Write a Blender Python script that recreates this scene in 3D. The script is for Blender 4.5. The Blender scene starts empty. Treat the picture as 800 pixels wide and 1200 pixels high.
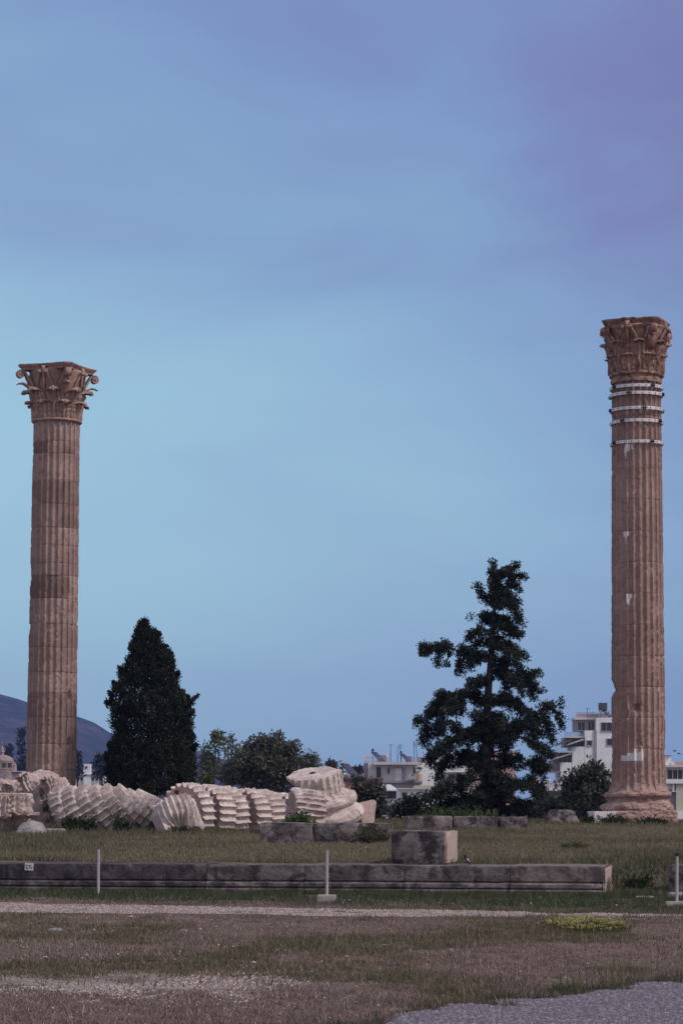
import bpy, math, random
import numpy as np
from mathutils import Vector, Matrix, Euler

random.seed(7)
RNG = np.random.default_rng(11)
SC = bpy.context.scene
COL = SC.collection
F = 3000.0                 # focal length in pixels of the 800 x 1200 photograph
EYE = 1.6
R = math.radians


def P(px, py, y):
    """the point at depth y that the photograph shows at px, py"""
    return Vector(((px - 400.0) * y / F, y, EYE - (py - 940.0) * y / F))


# ------------------------------------------------------------------ noise
def _hash(ix, iy, iz, seed):
    h = (ix.astype(np.int64) * 374761393 + iy.astype(np.int64) * 668265263
         + iz.astype(np.int64) * 2147483647 + seed * 1274126177) & 0xFFFFFFFF
    h = ((h ^ (h >> 13)) * 1274126177) & 0xFFFFFFFF
    h = h ^ (h >> 16)
    return (h & 0xFFFFFF) / float(0xFFFFFF) * 2.0 - 1.0


def noise(p, seed=0):
    p = np.asarray(p, float)
    i = np.floor(p).astype(np.int64)
    f = p - i
    f = f * f * (3 - 2 * f)
    out = 0
    for dx in (0, 1):
        wx = f[..., 0] if dx else 1 - f[..., 0]
        for dy in (0, 1):
            wy = f[..., 1] if dy else 1 - f[..., 1]
            for dz in (0, 1):
                wz = f[..., 2] if dz else 1 - f[..., 2]
                out = out + wx * wy * wz * _hash(i[..., 0] + dx, i[..., 1] + dy, i[..., 2] + dz, seed)
    return out


def fbm(p, seed=0, octv=4, gain=0.5):
    p = np.asarray(p, float)
    a, s, out = 1.0, 0.0, 0.0
    for o in range(octv):
        out = out + a * noise(p * (2.0 ** o) + 17.3 * o, seed + o * 31)
        s += a
        a *= gain
    return out / s


def sstep(a, b, x):
    t = np.clip((x - a) / (b - a), 0, 1)
    return t * t * (3 - 2 * t)


# ------------------------------------------------------------------ mesh building
class MB:
    """collects pieces and links them as ONE mesh object"""

    def __init__(self):
        self.v, self.f, self.n, self.a = [], [], 0, []

    def add(self, verts, faces, tone=0.0):
        verts = np.asarray(verts, float).reshape(-1, 3)
        self.v.append(verts)
        self.f.append([tuple(int(i) + self.n for i in fc) for fc in faces])
        self.a.append(np.broadcast_to(np.asarray(tone, float), (len(verts),)).copy())
        self.n += len(verts)
        return self

    def grid(self, pts, wrap_u=False, flip=False, tone=0.0):
        """pts [nv, nu, 3]"""
        nv, nu = pts.shape[:2]
        fs = []
        for j in range(nv - 1):
            for i in range(nu if wrap_u else nu - 1):
                a, b = j * nu + i, j * nu + (i + 1) % nu
                c, d = (j + 1) * nu + (i + 1) % nu, (j + 1) * nu + i
                fs.append((a, d, c, b) if flip else (a, b, c, d))
        return self.add(pts.reshape(-1, 3), fs, np.asarray(tone).reshape(-1) if np.ndim(tone) > 0 else tone)

    def box(self, c, s, rot=None, tone=0.0):
        x, y, z = s[0] / 2, s[1] / 2, s[2] / 2
        v = np.array([(-x, -y, -z), (x, -y, -z), (x, y, -z), (-x, y, -z), (-x, -y, z), (x, -y, z), (x, y, z), (-x, y, z)])
        if rot is not None:
            m = np.array(Euler(rot).to_matrix())
            v = v @ m.T
        return self.add(v + np.array(c), [(0, 3, 2, 1), (4, 5, 6, 7), (0, 1, 5, 4), (1, 2, 6, 5), (2, 3, 7, 6), (3, 0, 4, 7)], tone)

    def tube(self, path, radii, n=8, cap=True, tone=0.0):
        path = np.asarray(path, float)
        radii = np.broadcast_to(np.asarray(radii, float), (len(path),))
        t = np.gradient(path, axis=0)
        t /= np.linalg.norm(t, axis=1)[:, None] + 1e-12
        ref = np.array([0, 0, 1.0]) if abs(t[0][2]) < .9 else np.array([1.0, 0, 0])
        rows = []
        for i in range(len(path)):
            u = np.cross(t[i], ref)
            u /= np.linalg.norm(u) + 1e-12
            w = np.cross(t[i], u)
            ref = np.cross(u, t[i])
            an = np.arange(n) / n * 2 * math.pi
            rows.append(path[i] + radii[i] * (np.cos(an)[:, None] * u + np.sin(an)[:, None] * w))
        pts = np.array(rows)
        self.grid(pts, wrap_u=True, tone=tone)
        if cap:
            b = self.n - len(path) * n
            self.f.append([tuple(b + i for i in range(n))[::-1], tuple(b + (len(path) - 1) * n + i for i in range(n))])
        return self

    def ribbon(self, path, side, width, thick, tone=0.0):
        """rectangular section swept along path; side = direction of the width"""
        path = np.asarray(path, float)
        n = len(path)
        width = np.broadcast_to(np.asarray(width, float), (n,))
        thick = np.broadcast_to(np.asarray(thick, float), (n,))
        t = np.gradient(path, axis=0)
        t /= np.linalg.norm(t, axis=1)[:, None] + 1e-12
        side = np.broadcast_to(np.asarray(side, float), (n, 3))
        rows = []
        for i in range(n):
            s = side[i] - t[i] * np.dot(side[i], t[i])
            s /= np.linalg.norm(s) + 1e-12
            nn = np.cross(t[i], s)
            a, b = s * width[i] / 2, nn * thick[i] / 2
            rows.append([path[i] - a - b, path[i] + a - b, path[i] + a + b, path[i] - a + b])
        self.grid(np.array(rows), wrap_u=True, tone=tone)
        b = self.n - n * 4
        self.f.append([(b + 3, b + 2, b + 1, b), tuple(b + (n - 1) * 4 + i for i in range(4))])
        return self

    def lathe(self, prof, n=32, tone=0.0, cap=True):
        prof = np.asarray(prof, float)
        an = np.arange(n) / n * 2 * math.pi
        pts = np.stack([prof[:, None, 0] * np.cos(an), prof[:, None, 0] * np.sin(an), np.broadcast_to(prof[:, None, 1], (len(prof), n))], -1)
        self.grid(pts, wrap_u=True, tone=tone)
        if cap:
            b = self.n - len(prof) * n
            self.f.append([tuple(b + i for i in range(n))[::-1], tuple(b + (len(prof) - 1) * n + i for i in range(n))])
        return self

    def prism(self, poly, z0, z1, tone=0.0):
        n = len(poly)
        v = [(x, y, z0) for x, y in poly] + [(x, y, z1) for x, y in poly]
        fs = [tuple(range(n))[::-1], tuple(range(n, 2 * n))] + [(i, (i + 1) % n, n + (i + 1) % n, n + i) for i in range(n)]
        return self.add(v, fs, tone)

    def xform(self, m):
        """apply a 4x4 matrix to everything so far"""
        m = np.array(m)
        self.v = [v @ m[:3, :3].T + m[:3, 3] for v in self.v]
        return self

    def rough(self, amp, scale, seed=0, octv=3):
        for k, v in enumerate(self.v):
            d = np.stack([fbm(v * scale + 31.7 * q, seed + q * 7, octv) for q in range(3)], -1)
            self.v[k] = v + d * amp
        return self

    def build(self, name, mat, parent=None, smooth=False):
        me = bpy.data.meshes.new(name)
        v = np.concatenate(self.v)
        me.from_pydata(v.tolist(), [], [f for fs in self.f for f in fs])
        at = me.attributes.new('tone', 'FLOAT', 'POINT')
        at.data.foreach_set('value', np.concatenate(self.a).astype(np.float32))
        me.materials.append(mat)
        if smooth:
            me.polygons.foreach_set('use_smooth', np.ones(len(me.polygons), bool))
        me.update()
        o = bpy.data.objects.new(name, me)
        COL.objects.link(o)
        if parent is not None:
            o.parent = parent
        return o


def raw_mesh(name, verts, k, mat, col=None, parent=None):
    """many loose faces of k corners each, verts [n*k,3], colour per vertex: fast"""
    me = bpy.data.meshes.new(name)
    n = len(verts)
    me.vertices.add(n)
    me.vertices.foreach_set('co', np.asarray(verts, np.float32).ravel())
    nf = n // k
    me.loops.add(n)
    me.loops.foreach_set('vertex_index', np.arange(n, dtype=np.int32))
    me.polygons.add(nf)
    me.polygons.foreach_set('loop_start', np.arange(0, n, k, dtype=np.int32))
    if col is not None:
        a = me.color_attributes.new('col', 'FLOAT_COLOR', 'POINT')
        c = np.ones((n, 4), np.float32)
        c[:, :3] = col
        a.data.foreach_set('color', c.ravel())
    me.materials.append(mat)
    me.update(calc_edges=True)
    o = bpy.data.objects.new(name, me)
    COL.objects.link(o)
    if parent is not None:
        o.parent = parent
    return o


def tag(o, label=None, cat=None, group=None, kind=None):
    if label: o['label'] = label
    if cat: o['category'] = cat
    if group: o['group'] = group
    if kind: o['kind'] = kind
    return o


def thing(name, label, cat, loc=(0, 0, 0), rot=(0, 0, 0), group=None):
    o = bpy.data.objects.new(name, None)
    o.empty_display_size = .2
    COL.objects.link(o)
    o.location = loc
    o.rotation_euler = rot
    return tag(o, label, cat, group)


def copy_tree(o, parent=None):
    c = o.copy()
    COL.objects.link(c)
    c.parent = parent
    for ch in list(o.children):
        copy_tree(ch, c)
    return c


# ------------------------------------------------------------------ materials
def new_mat(name):
    m = bpy.data.materials.new(name)
    m.use_nodes = True
    nt = m.node_tree
    nt.nodes.clear()
    out = nt.nodes.new('ShaderNodeOutputMaterial')
    return m, nt, out


def N(nt, typ, **kw):
    n = nt.nodes.new(typ)
    for k, v in kw.items():
        if k in n.inputs:
            n.inputs[k].default_value = v
        else:
            setattr(n, k, v)
    return n


def mixc(nt, fac, a, b, blend='MIX'):
    n = nt.nodes.new('ShaderNodeMix')
    n.data_type = 'RGBA'
    n.blend_type = blend
    for sock, val in ((n.inputs[0], fac), (n.inputs[6], a), (n.inputs[7], b)):
        if hasattr(val, 'is_linked'):
            nt.links.new(val, sock)
        elif isinstance(val, (int, float)):
            sock.default_value = val
        else:
            sock.default_value = (*val, 1) if len(val) == 3 else val
    return n.outputs[2]


def ramp(nt, src, lo, hi):
    n = nt.nodes.new('ShaderNodeMapRange')
    n.interpolation_type = 'SMOOTHSTEP'
    nt.links.new(src, n.inputs[0])
    n.inputs[1].default_value, n.inputs[2].default_value = lo, hi
    return n.outputs[0]


def math_n(nt, op, a, b=None):
    n = nt.nodes.new('ShaderNodeMath')
    n.operation = op
    for i, val in enumerate((a, b)):
        if val is None: continue
        if hasattr(val, 'is_linked'): nt.links.new(val, n.inputs[i])
        else: n.inputs[i].default_value = val
    return n.outputs[0]


def tex_noise(nt, vec, scale, detail=6, rough=.6, dist=0.0):
    n = N(nt, 'ShaderNodeTexNoise')
    n.inputs['Scale'].default_value = scale
    n.inputs['Detail'].default_value = detail
    n.inputs['Roughness'].default_value = rough
    n.inputs['Distortion'].default_value = dist
    nt.links.new(vec, n.inputs['Vector'])
    return n.outputs['Fac']


def stone_mat(name, base, light, dark, scale=1.0, dark_lo=.52, dark_hi=.7, streak=False, bump=.03, toned=(.16, .11, .095), speck=.3, rough=.9):
    """weathered stone: two base colours in patches, dark stains with a shape of their own, per-piece tone"""
    m, nt, out = new_mat(name)
    tc = N(nt, 'ShaderNodeTexCoord')
    ob = tc.outputs['Object']
    oi = N(nt, 'ShaderNodeObjectInfo')
    ad = N(nt, 'ShaderNodeVectorMath', operation='ADD')
    sc = N(nt, 'ShaderNodeVectorMath', operation='SCALE')
    nt.links.new(oi.outputs['Random'], sc.inputs['Scale'])
    sc.inputs[0].default_value = (37, 19, 53)
    nt.links.new(ob, ad.inputs[0])
    nt.links.new(sc.outputs[0], ad.inputs[1])
    vec = ad.outputs[0]
    c = mixc(nt, ramp(nt, tex_noise(nt, vec, 1.1 * scale, 7, .65), .38, .64), base, light)
    c = mixc(nt, ramp(nt, tex_noise(nt, vec, 9 * scale, 5, .7), .45, .75), c, tuple(x * .62 for x in base))
    vs = vec
    if streak:
        mp = N(nt, 'ShaderNodeMapping')
        mp.inputs['Scale'].default_value = (1.6, 1.6, .35)
        nt.links.new(vec, mp.inputs['Vector'])
        vs = mp.outputs[0]
    c = mixc(nt, ramp(nt, tex_noise(nt, vs, 1.7 * scale, 9, .72, .4), dark_lo, dark_hi), c, dark)
    c = mixc(nt, math_n(nt, 'MULTIPLY', ramp(nt, tex_noise(nt, vec, 38 * scale, 3, .6), .56, .7), speck), c, tuple(min(1, x * 1.5) for x in light))
    at = N(nt, 'ShaderNodeAttribute', attribute_name='tone')
    c = mixc(nt, at.outputs['Fac'], c, toned)
    b = N(nt, 'ShaderNodeBsdfPrincipled')
    b.inputs['Roughness'].default_value = rough
    b.inputs['Specular IOR Level'].default_value = .2
    nt.links.new(c, b.inputs['Base Color'])
    bp = N(nt, 'ShaderNodeBump')
    bp.inputs['Strength'].default_value = .75
    bp.inputs['Distance'].default_value = bump
    h = math_n(nt, 'ADD', tex_noise(nt, vec, 6 * scale, 10, .72), math_n(nt, 'MULTIPLY', tex_noise(nt, vec, 30 * scale, 4, .6), .35))
    nt.links.new(h, bp.inputs['Height'])
    nt.links.new(bp.outputs[0], b.inputs['Normal'])
    nt.links.new(b.outputs[0], out.inputs[0])
    return m


def paint_mat(name, col, rough=.6, metal=0.0, var=.12, scale=3.0, spec=.3):
    m, nt, out = new_mat(name)
    tc = N(nt, 'ShaderNodeTexCoord')
    c = mixc(nt, ramp(nt, tex_noise(nt, tc.outputs['Object'], scale, 8, .7), .35, .75), col, tuple(x * (1 - var * 2.2) for x in col))
    b = N(nt, 'ShaderNodeBsdfPrincipled')
    b.inputs['Roughness'].default_value = rough
    b.inputs['Metallic'].default_value = metal
    b.inputs['Specular IOR Level'].default_value = spec
    nt.links.new(c, b.inputs['Base Color'])
    nt.links.new(b.outputs[0], out.inputs[0])
    return m


def leaf_mat(name, transl=.25):
    m, nt, out = new_mat(name)
    at = N(nt, 'ShaderNodeAttribute', attribute_name='col')
    d = N(nt, 'ShaderNodeBsdfDiffuse')
    t = N(nt, 'ShaderNodeBsdfTranslucent')
    nt.links.new(at.outputs['Color'], d.inputs[0])
    nt.links.new(at.outputs['Color'], t.inputs[0])
    mx = N(nt, 'ShaderNodeMixShader')
    mx.inputs[0].default_value = transl
    nt.links.new(d.outputs[0], mx.inputs[1])
    nt.links.new(t.outputs[0], mx.inputs[2])
    nt.links.new(mx.outputs[0], out.inputs[0])
    return m
# ------------------------------------------------------------------ stone materials
M_COL_L = stone_mat('weathered marble brown', (.335, .24, .21), (.44, .33, .29), (.145, .105, .095), .8, .54, .72, True, .02, (.13, .088, .08))
M_COL_R = stone_mat('weathered marble russet', (.335, .228, .196), (.44, .315, .275), (.16, .11, .095), .8, .56, .74, True, .03, (.15, .09, .075))
M_CAP_L = stone_mat('carved marble grey brown', (.33, .225, .19), (.46, .33, .28), (.14, .095, .085), 1.6, .5, .7, False, .02)
M_CAP_R = stone_mat('carved marble sooty', (.31, .19, .15), (.44, .29, .235), (.10, .065, .058), 1.6, .46, .66, False, .03)
M_DRUM = stone_mat('fallen marble pale', (.49, .41, .375), (.72, .65, .61), (.21, .17, .16), 1.6, .53, .70, False, .03, (.34, .225, .195))
M_FRAG = stone_mat('broken marble', (.42, .325, .295), (.60, .52, .48), (.16, .12, .11), 1.8, .52, .72, False, .035, (.25, .205, .2))
M_WALL = stone_mat('lichen stained limestone', (.085, .077, .080), (.25, .225, .22), (.026, .024, .028), 2.0, .45, .60, False, .03, (.52, .42, .38), .35)
M_WALLD = stone_mat('lichen blackened limestone', (.055, .051, .056), (.14, .126, .13), (.022, .021, .026), 2.0, .42, .60, False, .03, (.40, .34, .33), .3)
M_BLOCK = stone_mat('dark stained stone block', (.125, .11, .112), (.33, .29, .28), (.035, .032, .036), 1.8, .45, .60, False, .035, (.58, .46, .40), .35)
M_PALE = stone_mat('grey boulder stone', (.25, .235, .235), (.40, .375, .37), (.12, .11, .11), 3, .54, .74, False, .03)
M_NEW = paint_mat('new marble repair', (.78, .77, .78), .7, 0, .06, 5)
M_STEEL = paint_mat('galvanised steel', (.74, .74, .76), .45, .15, .1, 6, .5)
M_BOLT = paint_mat('dark bolt steel', (.06, .055, .06), .5, .6, .1)
M_HOLE = paint_mat('dowel hole shade', (.05, .035, .03), .9)

# ------------------------------------------------------------------ fluted drums
TS = np.array([0, .085, .10, .15, .25, .38, .5, .62, .75, .85, .90, .915])
NFL = 24
TH = ((np.arange(NFL)[:, None] + TS[None]) / NFL * 2 * math.pi).ravel()


def flute(th, fil=.19):
    t = (th * NFL / (2 * math.pi)) % 1.0
    s = np.clip((t - .5) / (.5 - fil / 2), -1, 1)
    return np.sqrt(1 - s * s)


def drum_side(r0, r1, z0, z1, depth, seed, chip, dz=.07, fade_top=0, fade_bot=0, pits=(), ang=0.0, joint=.012, rim=0.0, fil=.19):
    n = max(4, int((z1 - z0) / dz))
    zz = np.concatenate([[z0, z0 + .012], np.linspace(z0 + .04, z1 - .04, n), [z1 - .012, z1]])
    th, z = np.meshgrid(TH + ang, zz)
    k = (z - z0) / (z1 - z0)
    r = r0 + (r1 - r0) * k
    fl = flute(th - ang, fil)
    d = np.full_like(z, depth)
    if fade_top:
        e = np.clip((z1 - z) / fade_top, 0, 1)
        d = d * np.sqrt(1 - (1 - e) ** 2)
    if fade_bot:
        e = np.clip((z - z0) / fade_bot, 0, 1)
        d = d * np.sqrt(1 - (1 - e) ** 2)
    p = np.stack([r * np.cos(th), r * np.sin(th), z], -1)
    n1 = fbm(p * np.array([2.6, 2.6, 2.2]), seed, 4)
    n2 = fbm(p * np.array([7, 7, 9.0]), seed + 5, 3)
    big = np.clip(fbm(p * np.array([.9, .9, .8]), seed + 9, 3) - .12, 0, 1)
    arris = (1 - fl)
    er = chip * (arris ** 1.5 * np.clip(n1 - .02 + .5 * n2, 0, 1) * .30 + big * .5 * .35 + (.008 + .012 * np.clip(n1, 0, 1)) * n2)
    edge = np.minimum(k, 1 - k) * (z1 - z0)
    er = er + joint * (edge < .02) + chip * .10 * np.clip(n1 + .15, 0, 1) * np.exp(-edge / .05)
    if rim: er = er + rim * np.exp(-edge / .05) * (.35 + 1.3 * np.clip(n1 + .5 * n2 + .2, 0, 1))
    for (pa, pz, pw, ph, pd) in pits:
        da = np.angle(np.exp(1j * (th - pa))) * r
        er = er + pd * np.exp(-((da / pw) ** 4 + ((z - pz) / ph) ** 4))
    rr = r - d * fl - er
    return np.stack([rr * np.cos(th), rr * np.sin(th), z], -1), n1


def close_ends(mb, side, seed, tone, rough=.015):
    for e, row in ((0, side[0]), (1, side[-1])):
        c = row.mean(0)
        rings = []
        for q in (1, .93, .75, .5, .25, .04):
            pts = c + (row - c) * q
            if q < 1:
                rad = np.linalg.norm((row - c), axis=1)[:, None]
                pts = c + (row - c) / rad * (rad.min() * .5 + rad * .5) * q
                pts[:, 2] += rough * fbm(pts * 4, seed + 3 + e, 3) * 2 * (-1 if e else 1) - .004 * (1 if e else -1)
            rings.append(pts)
        mb.grid(np.array(rings), wrap_u=True, flip=(e == 0), tone=tone)


# ------------------------------------------------------------------ Corinthian capital
def acanthus(mb, ang, r_of_z, z0, H, w, curl, seed, thick=.05, tone=0.0):
    """one leaf hugging the bell, ribbed, with a lobed outline and a tip that rolls outward"""
    nv, nu = 34, 25
    v = np.linspace(0, 1, nv)[:, None] * np.ones((1, nu))
    u = np.ones((nv, 1)) * np.linspace(-1, 1, nu)[None]
    V0 = .60
    vc = np.clip((v - V0) / (1 - V0), 0, 1)
    a = vc * math.radians(205) * (1 - .45 * u * u)
    rc = curl * .62
    hs = H - rc * .9                                        # where the tip begins to roll
    ztop = z0 + hs
    z = z0 + hs * np.minimum(v / V0, 1) + rc * np.sin(a) * (1 - .15 * u * u) - .10 * H * np.abs(u) ** 2.2 * np.clip(v / V0, 0, 1)
    off = rc * (1 - np.cos(a))
    wid = w * (.96 - .10 * np.cos(v * 6.0)) * (1 - .62 * vc ** 1.2)
    wid = wid * (1 + .09 * np.sin(v * math.pi * 9) * np.abs(u) ** 3)
    veins = np.cos((u * 3.6 + np.abs(u) * v * 1.6) * math.pi)
    rib = (.034 * veins + .05 * np.exp(-(u / .12) ** 2) + .030 * np.sin(v * math.pi * 10 - np.abs(u) * 4) * np.abs(u)) * (1 - .5 * vc)
    rb = r_of_z(np.minimum(z, ztop))
    off = off + .06 * np.clip(v / V0, 0, 1) ** 1.5 - .06 * np.abs(u) ** 3 * (1 - vc)
    thick = thick * (.8 + 1.0 * vc)
    rows = []
    for sgn in (1, 0):
        rr = rb + .02 + off + (rib + thick if sgn else -.02)
        an = ang + u * wid / 2 / np.maximum(rb, .3)
        rows.append(np.stack([rr * np.cos(an), rr * np.sin(an), z], -1))
    mb.grid(rows[0], tone=tone)
    mb.grid(rows[1], flip=True, tone=tone)
    # rim closing the two sheets
    def rim(P0):
        return np.concatenate([P0[0], P0[1:, -1], P0[-1, ::-1][1:], P0[::-1, 0][1:-1]])
    mb.grid(np.stack([rim(rows[1]), rim(rows[0])]), wrap_u=True, tone=tone)


def spiral(r_c, z_c, rad, turns, n=26):
    t = np.linspace(0, 1, n)
    a = math.pi / 2 - t * turns * 2 * math.pi      # from the top, rolling outward and down
    q = rad * (1 - .78 * t)
    return np.stack([r_c + q * np.cos(a), z_c + q * np.sin(a)], -1)


def capital(parent, rb, rc, mid, H, corner, mat, seed, erode=0.0, volutes=(0, 1, 2, 3), reach=1.0, abacus_t=.2):
    """parts of a Corinthian capital; rb = bell foot radius, rc = reach of the abacus corners"""
    cap = MB()
    prof = [(rb * .93, 0), (rb * .93, .25), (rb * .95, .7), (rb * 1.02, 1.15), (rb * 1.13, 1.5), (rb * 1.2, H - abacus_t - .05), (rb * 1.2, H - abacus_t + .01)]
    zz = np.linspace(0, H - abacus_t + .01, 30)
    rz = np.interp(zz, [p[1] for p in prof], [p[0] for p in prof])
    cap.lathe(np.stack([rz, zz], -1), 64)
    if erode: cap.rough(.05 * erode, 3, seed)
    bell = cap.build('capital', mat, parent, True)
    rfun = lambda z: np.interp(z, zz, rz)
    for tier, (H1, off, w, curl) in enumerate(((.62, 0, .60, .17), (1.08, .5, .58, .22))):
        for k in range(8):
            b = MB()
            a = corner + (k + off) * math.pi / 4
            acanthus(b, a, lambda z, t=tier: rfun(z) + (.0 if t == 0 else -.005), .02, H1, w, curl * (1 - (.62 + .36 * ((k * 5 + tier * 3) % 7) / 7) * erode), seed + k)
            if erode: b.rough(.05 * erode, 4, seed + k * 3 + tier)
            else: b.rough(.012, 5, seed + k)
            b.build('acanthus_leaf', mat, bell, True)
    zu = H - abacus_t
    for k in volutes:
        a = corner + k * math.pi / 2
        b = MB()
        sp = spiral(rc * .955 * reach, zu - .17, .15, 1.35)
        for s in (-1, 1):
            lead = np.array([(rb * 1.0, .78), (rb * 1.06, 1.0), (rb * 1.16, 1.22), (rb * 1.30, 1.44), (rc * .86 * reach, zu - .05)])
            path = np.concatenate([lead, sp])
            f = np.concatenate([np.linspace(1, .12, len(lead)), np.full(len(sp), .08)])
            an = a + s * f * .30
            p3 = np.stack([path[:, 0] * np.cos(an), path[:, 0] * np.sin(an), path[:, 1]], -1)
            side = np.stack([-np.sin(an), np.cos(an), 0 * an], -1)
            b.ribbon(p3, side, np.interp(np.arange(len(path)), [0, 5, len(path) - 1], [.10, .13, .17]), np.interp(np.arange(len(path)), [0, 5, len(path) - 1], [.09, .06, .045]))
        ce = np.array([rc * .955 * reach * math.cos(a), rc * .955 * reach * math.sin(a), zu - .17])
        sd = np.array([-math.sin(a), math.cos(a), 0])
        b.tube([ce - sd * .10, ce + sd * .10], [.115, .115], 16)
        # the leaf that carries the scroll
        lp = np.array([(rb * 1.02, .80), (rb * 1.13, 1.02), (rb * 1.28, 1.19), (rc * .88 * reach, 1.27), (rc * .99 * reach, 1.26), (rc * 1.05 * reach, 1.20)])
        p3 = np.stack([lp[:, 0] * math.cos(a), lp[:, 0] * math.sin(a), lp[:, 1]], -1)
        b.ribbon(p3, sd, [.34, .34, .30, .22, .14, .04], [.08, .08, .07, .06, .05, .03])
        b.rough(.012 + .05 * erode, 4, seed + 40 + k)
        b.build('volute', mat, bell, True)
    for k in range(4):                                        # small scrolls and stem at the middle of each face
        a = corner + (k + .5) * math.pi / 2
        b = MB()
        for s in (-1, 1):
            q = np.linspace(0, 1, 9)
            an = a + s * (.42 - .30 * q ** 1.4)
            rr = rb * (1.05 + .15 * q + .05 * q * q)
            p3 = np.stack([rr * np.cos(an), rr * np.sin(an), .82 + (zu - .12 - .82) * q], -1)
            b.ribbon(p3, np.stack([-np.sin(an), np.cos(an), 0 * an], -1), np.linspace(.05, .085, 9), .055)
            e = p3[-1] + np.array([math.cos(a), math.sin(a), 0]) * .05
            b.tube([e - .07 * np.array([math.cos(a), math.sin(a), 0]), e + .05 * np.array([math.cos(a), math.sin(a), 0])], [.075, .06], 12)
        st = np.array([[rb * 1.10, 1.0], [rb * 1.16, 1.35], [rb * 1.24, zu - .04], [mid + .02, zu + .10]])
        b.ribbon(np.stack([st[:, 0] * math.cos(a), st[:, 0] * math.sin(a), st[:, 1]], -1), np.array([-math.sin(a), math.cos(a), 0]), [.08, .08, .09, .14], [.07, .07, .08, .10])
        b.rough(.012 + .06 * erode, 4, seed + 60 + k)
        b.build('fleuron_stem', mat, bell, True)
    # abacus: concave sides, cut corners, two fasciae
    b = MB()
    rings = []
    for (sc, z) in ((.90, zu), (.93, zu + abacus_t * .42), (.95, zu + abacus_t * .45), (.99, zu + abacus_t * .75), (1.0, zu + abacus_t * .78), (1.0, H), (.96, H + .004), (.5, H), (.05, H - .01)):
        ring = []
        for k in range(4):
            a0, a1 = corner + k * math.pi / 2, corner + (k + 1) * math.pi / 2
            ch = .15 / rc
            A = rc * np.array([math.cos(a0 + ch), math.sin(a0 + ch)])
            B = rc * np.array([math.cos(a1 - ch), math.sin(a1 - ch)])
            nrm = np.array([math.cos((a0 + a1) / 2), math.sin((a0 + a1) / 2)])
            sag = np.dot(A, nrm) - mid
            for t in np.linspace(0, 1, 16):
                ring.append((A + (B - A) * t - nrm * sag * 4 * t * (1 - t)) * sc)
        rings.append([(x, y, z) for x, y in ring])
    pts = np.array(rings)
    if erode:
        top = fbm(pts * 1.8, seed + 77, 4)
        rad = np.hypot(pts[..., 0], pts[..., 1])
        kk = 1 - erode * np.clip(top + .05, 0, 1) * .28
        pts[..., 0] *= kk
        pts[..., 1] *= kk
        pts[..., 2] += erode * .10 * fbm(pts * 3, seed + 78, 3) * (rad > .3)
    b.grid(pts, wrap_u=True)
    b.f.append([tuple(range(64))[::-1]])
    if not erode: b.rough(.012, 5, seed + 3)
    b.build('abacus', mat, bell)
    return bell


def frame_axis(o, axis, spin=0.0):
    """turn an object so that its local z runs along axis"""
    q = Vector(axis).normalized().to_track_quat('Z', 'Y')
    o.rotation_mode = 'XYZ'
    o.rotation_euler = (q.to_matrix() @ Matrix.Rotation(spin, 3, 'Z')).to_euler()


CORNER = math.radians(-90 + 22)          # plan direction of the abacus corner nearest to the camera

# ---- the column at the left
YL = 94.0
kL = YL / F
base_z = 0.80
XL = (59.2 - 400) * kL
colL = thing('marble_column', 'brown fluted marble column with crisp leafy capital and scrolls, behind the broken blocks', 'column', (XL, YL, base_z), (0, R(.93), 0))
zp = lambda py: EYE - (py - 940) * kL - base_z
b = MB()
b.lathe([(.95, .0), (1.18, .0), (1.22, .08), (1.18, .2), (1.08, .23), (1.02, .28), (1.03, .34), (1.10, .36), (1.12, .43), (1.06, .5), (.97, .52)], 64)
b.box((0, 0, -.16), (2.5, 2.5, .3))
b.rough(.03, 2.5, 3)
b.build('base', M_COL_L, colL, True)
joints = [930, 903, 872.5, 841, 813, 788.5, 760, 732, 703, 676, 662, 641, 620.5, 593, 565.5, 534, 520, 496]
tones = [-.02, .05, .28, .38, .05, .22, .28, .12, .68, .15, .1, .05, .52, .45, .05, .62, .0]
zs = [zp(j) for j in joints]
zs[0] = .50
rL = lambda z: .93 - (.93 - .853) * np.clip(z / zs[-1], 0, 1) ** 1.25
for i in range(len(zs) - 1):
    pits = [(R(-38), zp(815), .08, .16, .13), (R(-38), zp(870), .09, .15, .13), (R(-42), zp(843), .05, .1, .08)] if 1 <= i <= 5 else ()
    sd, n1 = drum_side(rL(zs[i]), rL(zs[i + 1]), zs[i], zs[i + 1], .082, 100 + i * 3, .34 if i < 9 else .18, fade_top=.1 if i == len(zs) - 2 else 0, fade_bot=.12 if i == 0 else 0, pits=pits, joint=.010)
    th = np.arctan2(sd[..., 1], sd[..., 0])
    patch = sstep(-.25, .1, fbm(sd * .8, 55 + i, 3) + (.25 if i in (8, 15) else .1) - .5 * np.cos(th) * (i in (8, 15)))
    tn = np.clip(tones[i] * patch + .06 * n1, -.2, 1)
    b = MB()
    b.grid(sd, wrap_u=True, tone=tn.ravel())
    close_ends(b, sd, i, tones[i])
    b.build('drum', M_COL_L, colL)
zc = zs[-1]
b = MB()
b.lathe([(.80, zc - .015), (.90, zc - .01), (.935, zc + .035), (.925, zc + .08), (.88, zc + .10), (.80, zc + .10)], 64)
b.rough(.008, 5, 4).build('astragal', M_CAP_L, colL, True)
bell = capital(colL, .86, 1.46, 1.02, 1.96, CORNER, M_CAP_L, 21)
bell.location = (0, 0, zc + .09)

# ---- the column at the right
YR = 87.0
kR = YR / F
XR = (748.0 - 400) * kR
gz = 0.86
colR = thing('marble_column', 'russet fluted marble column with steel bands under its worn capital and white patches', 'column', (XR, YR, gz), (0, R(-.33), 0))
zp = lambda py: EYE - (py - 940) * kR - gz
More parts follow.
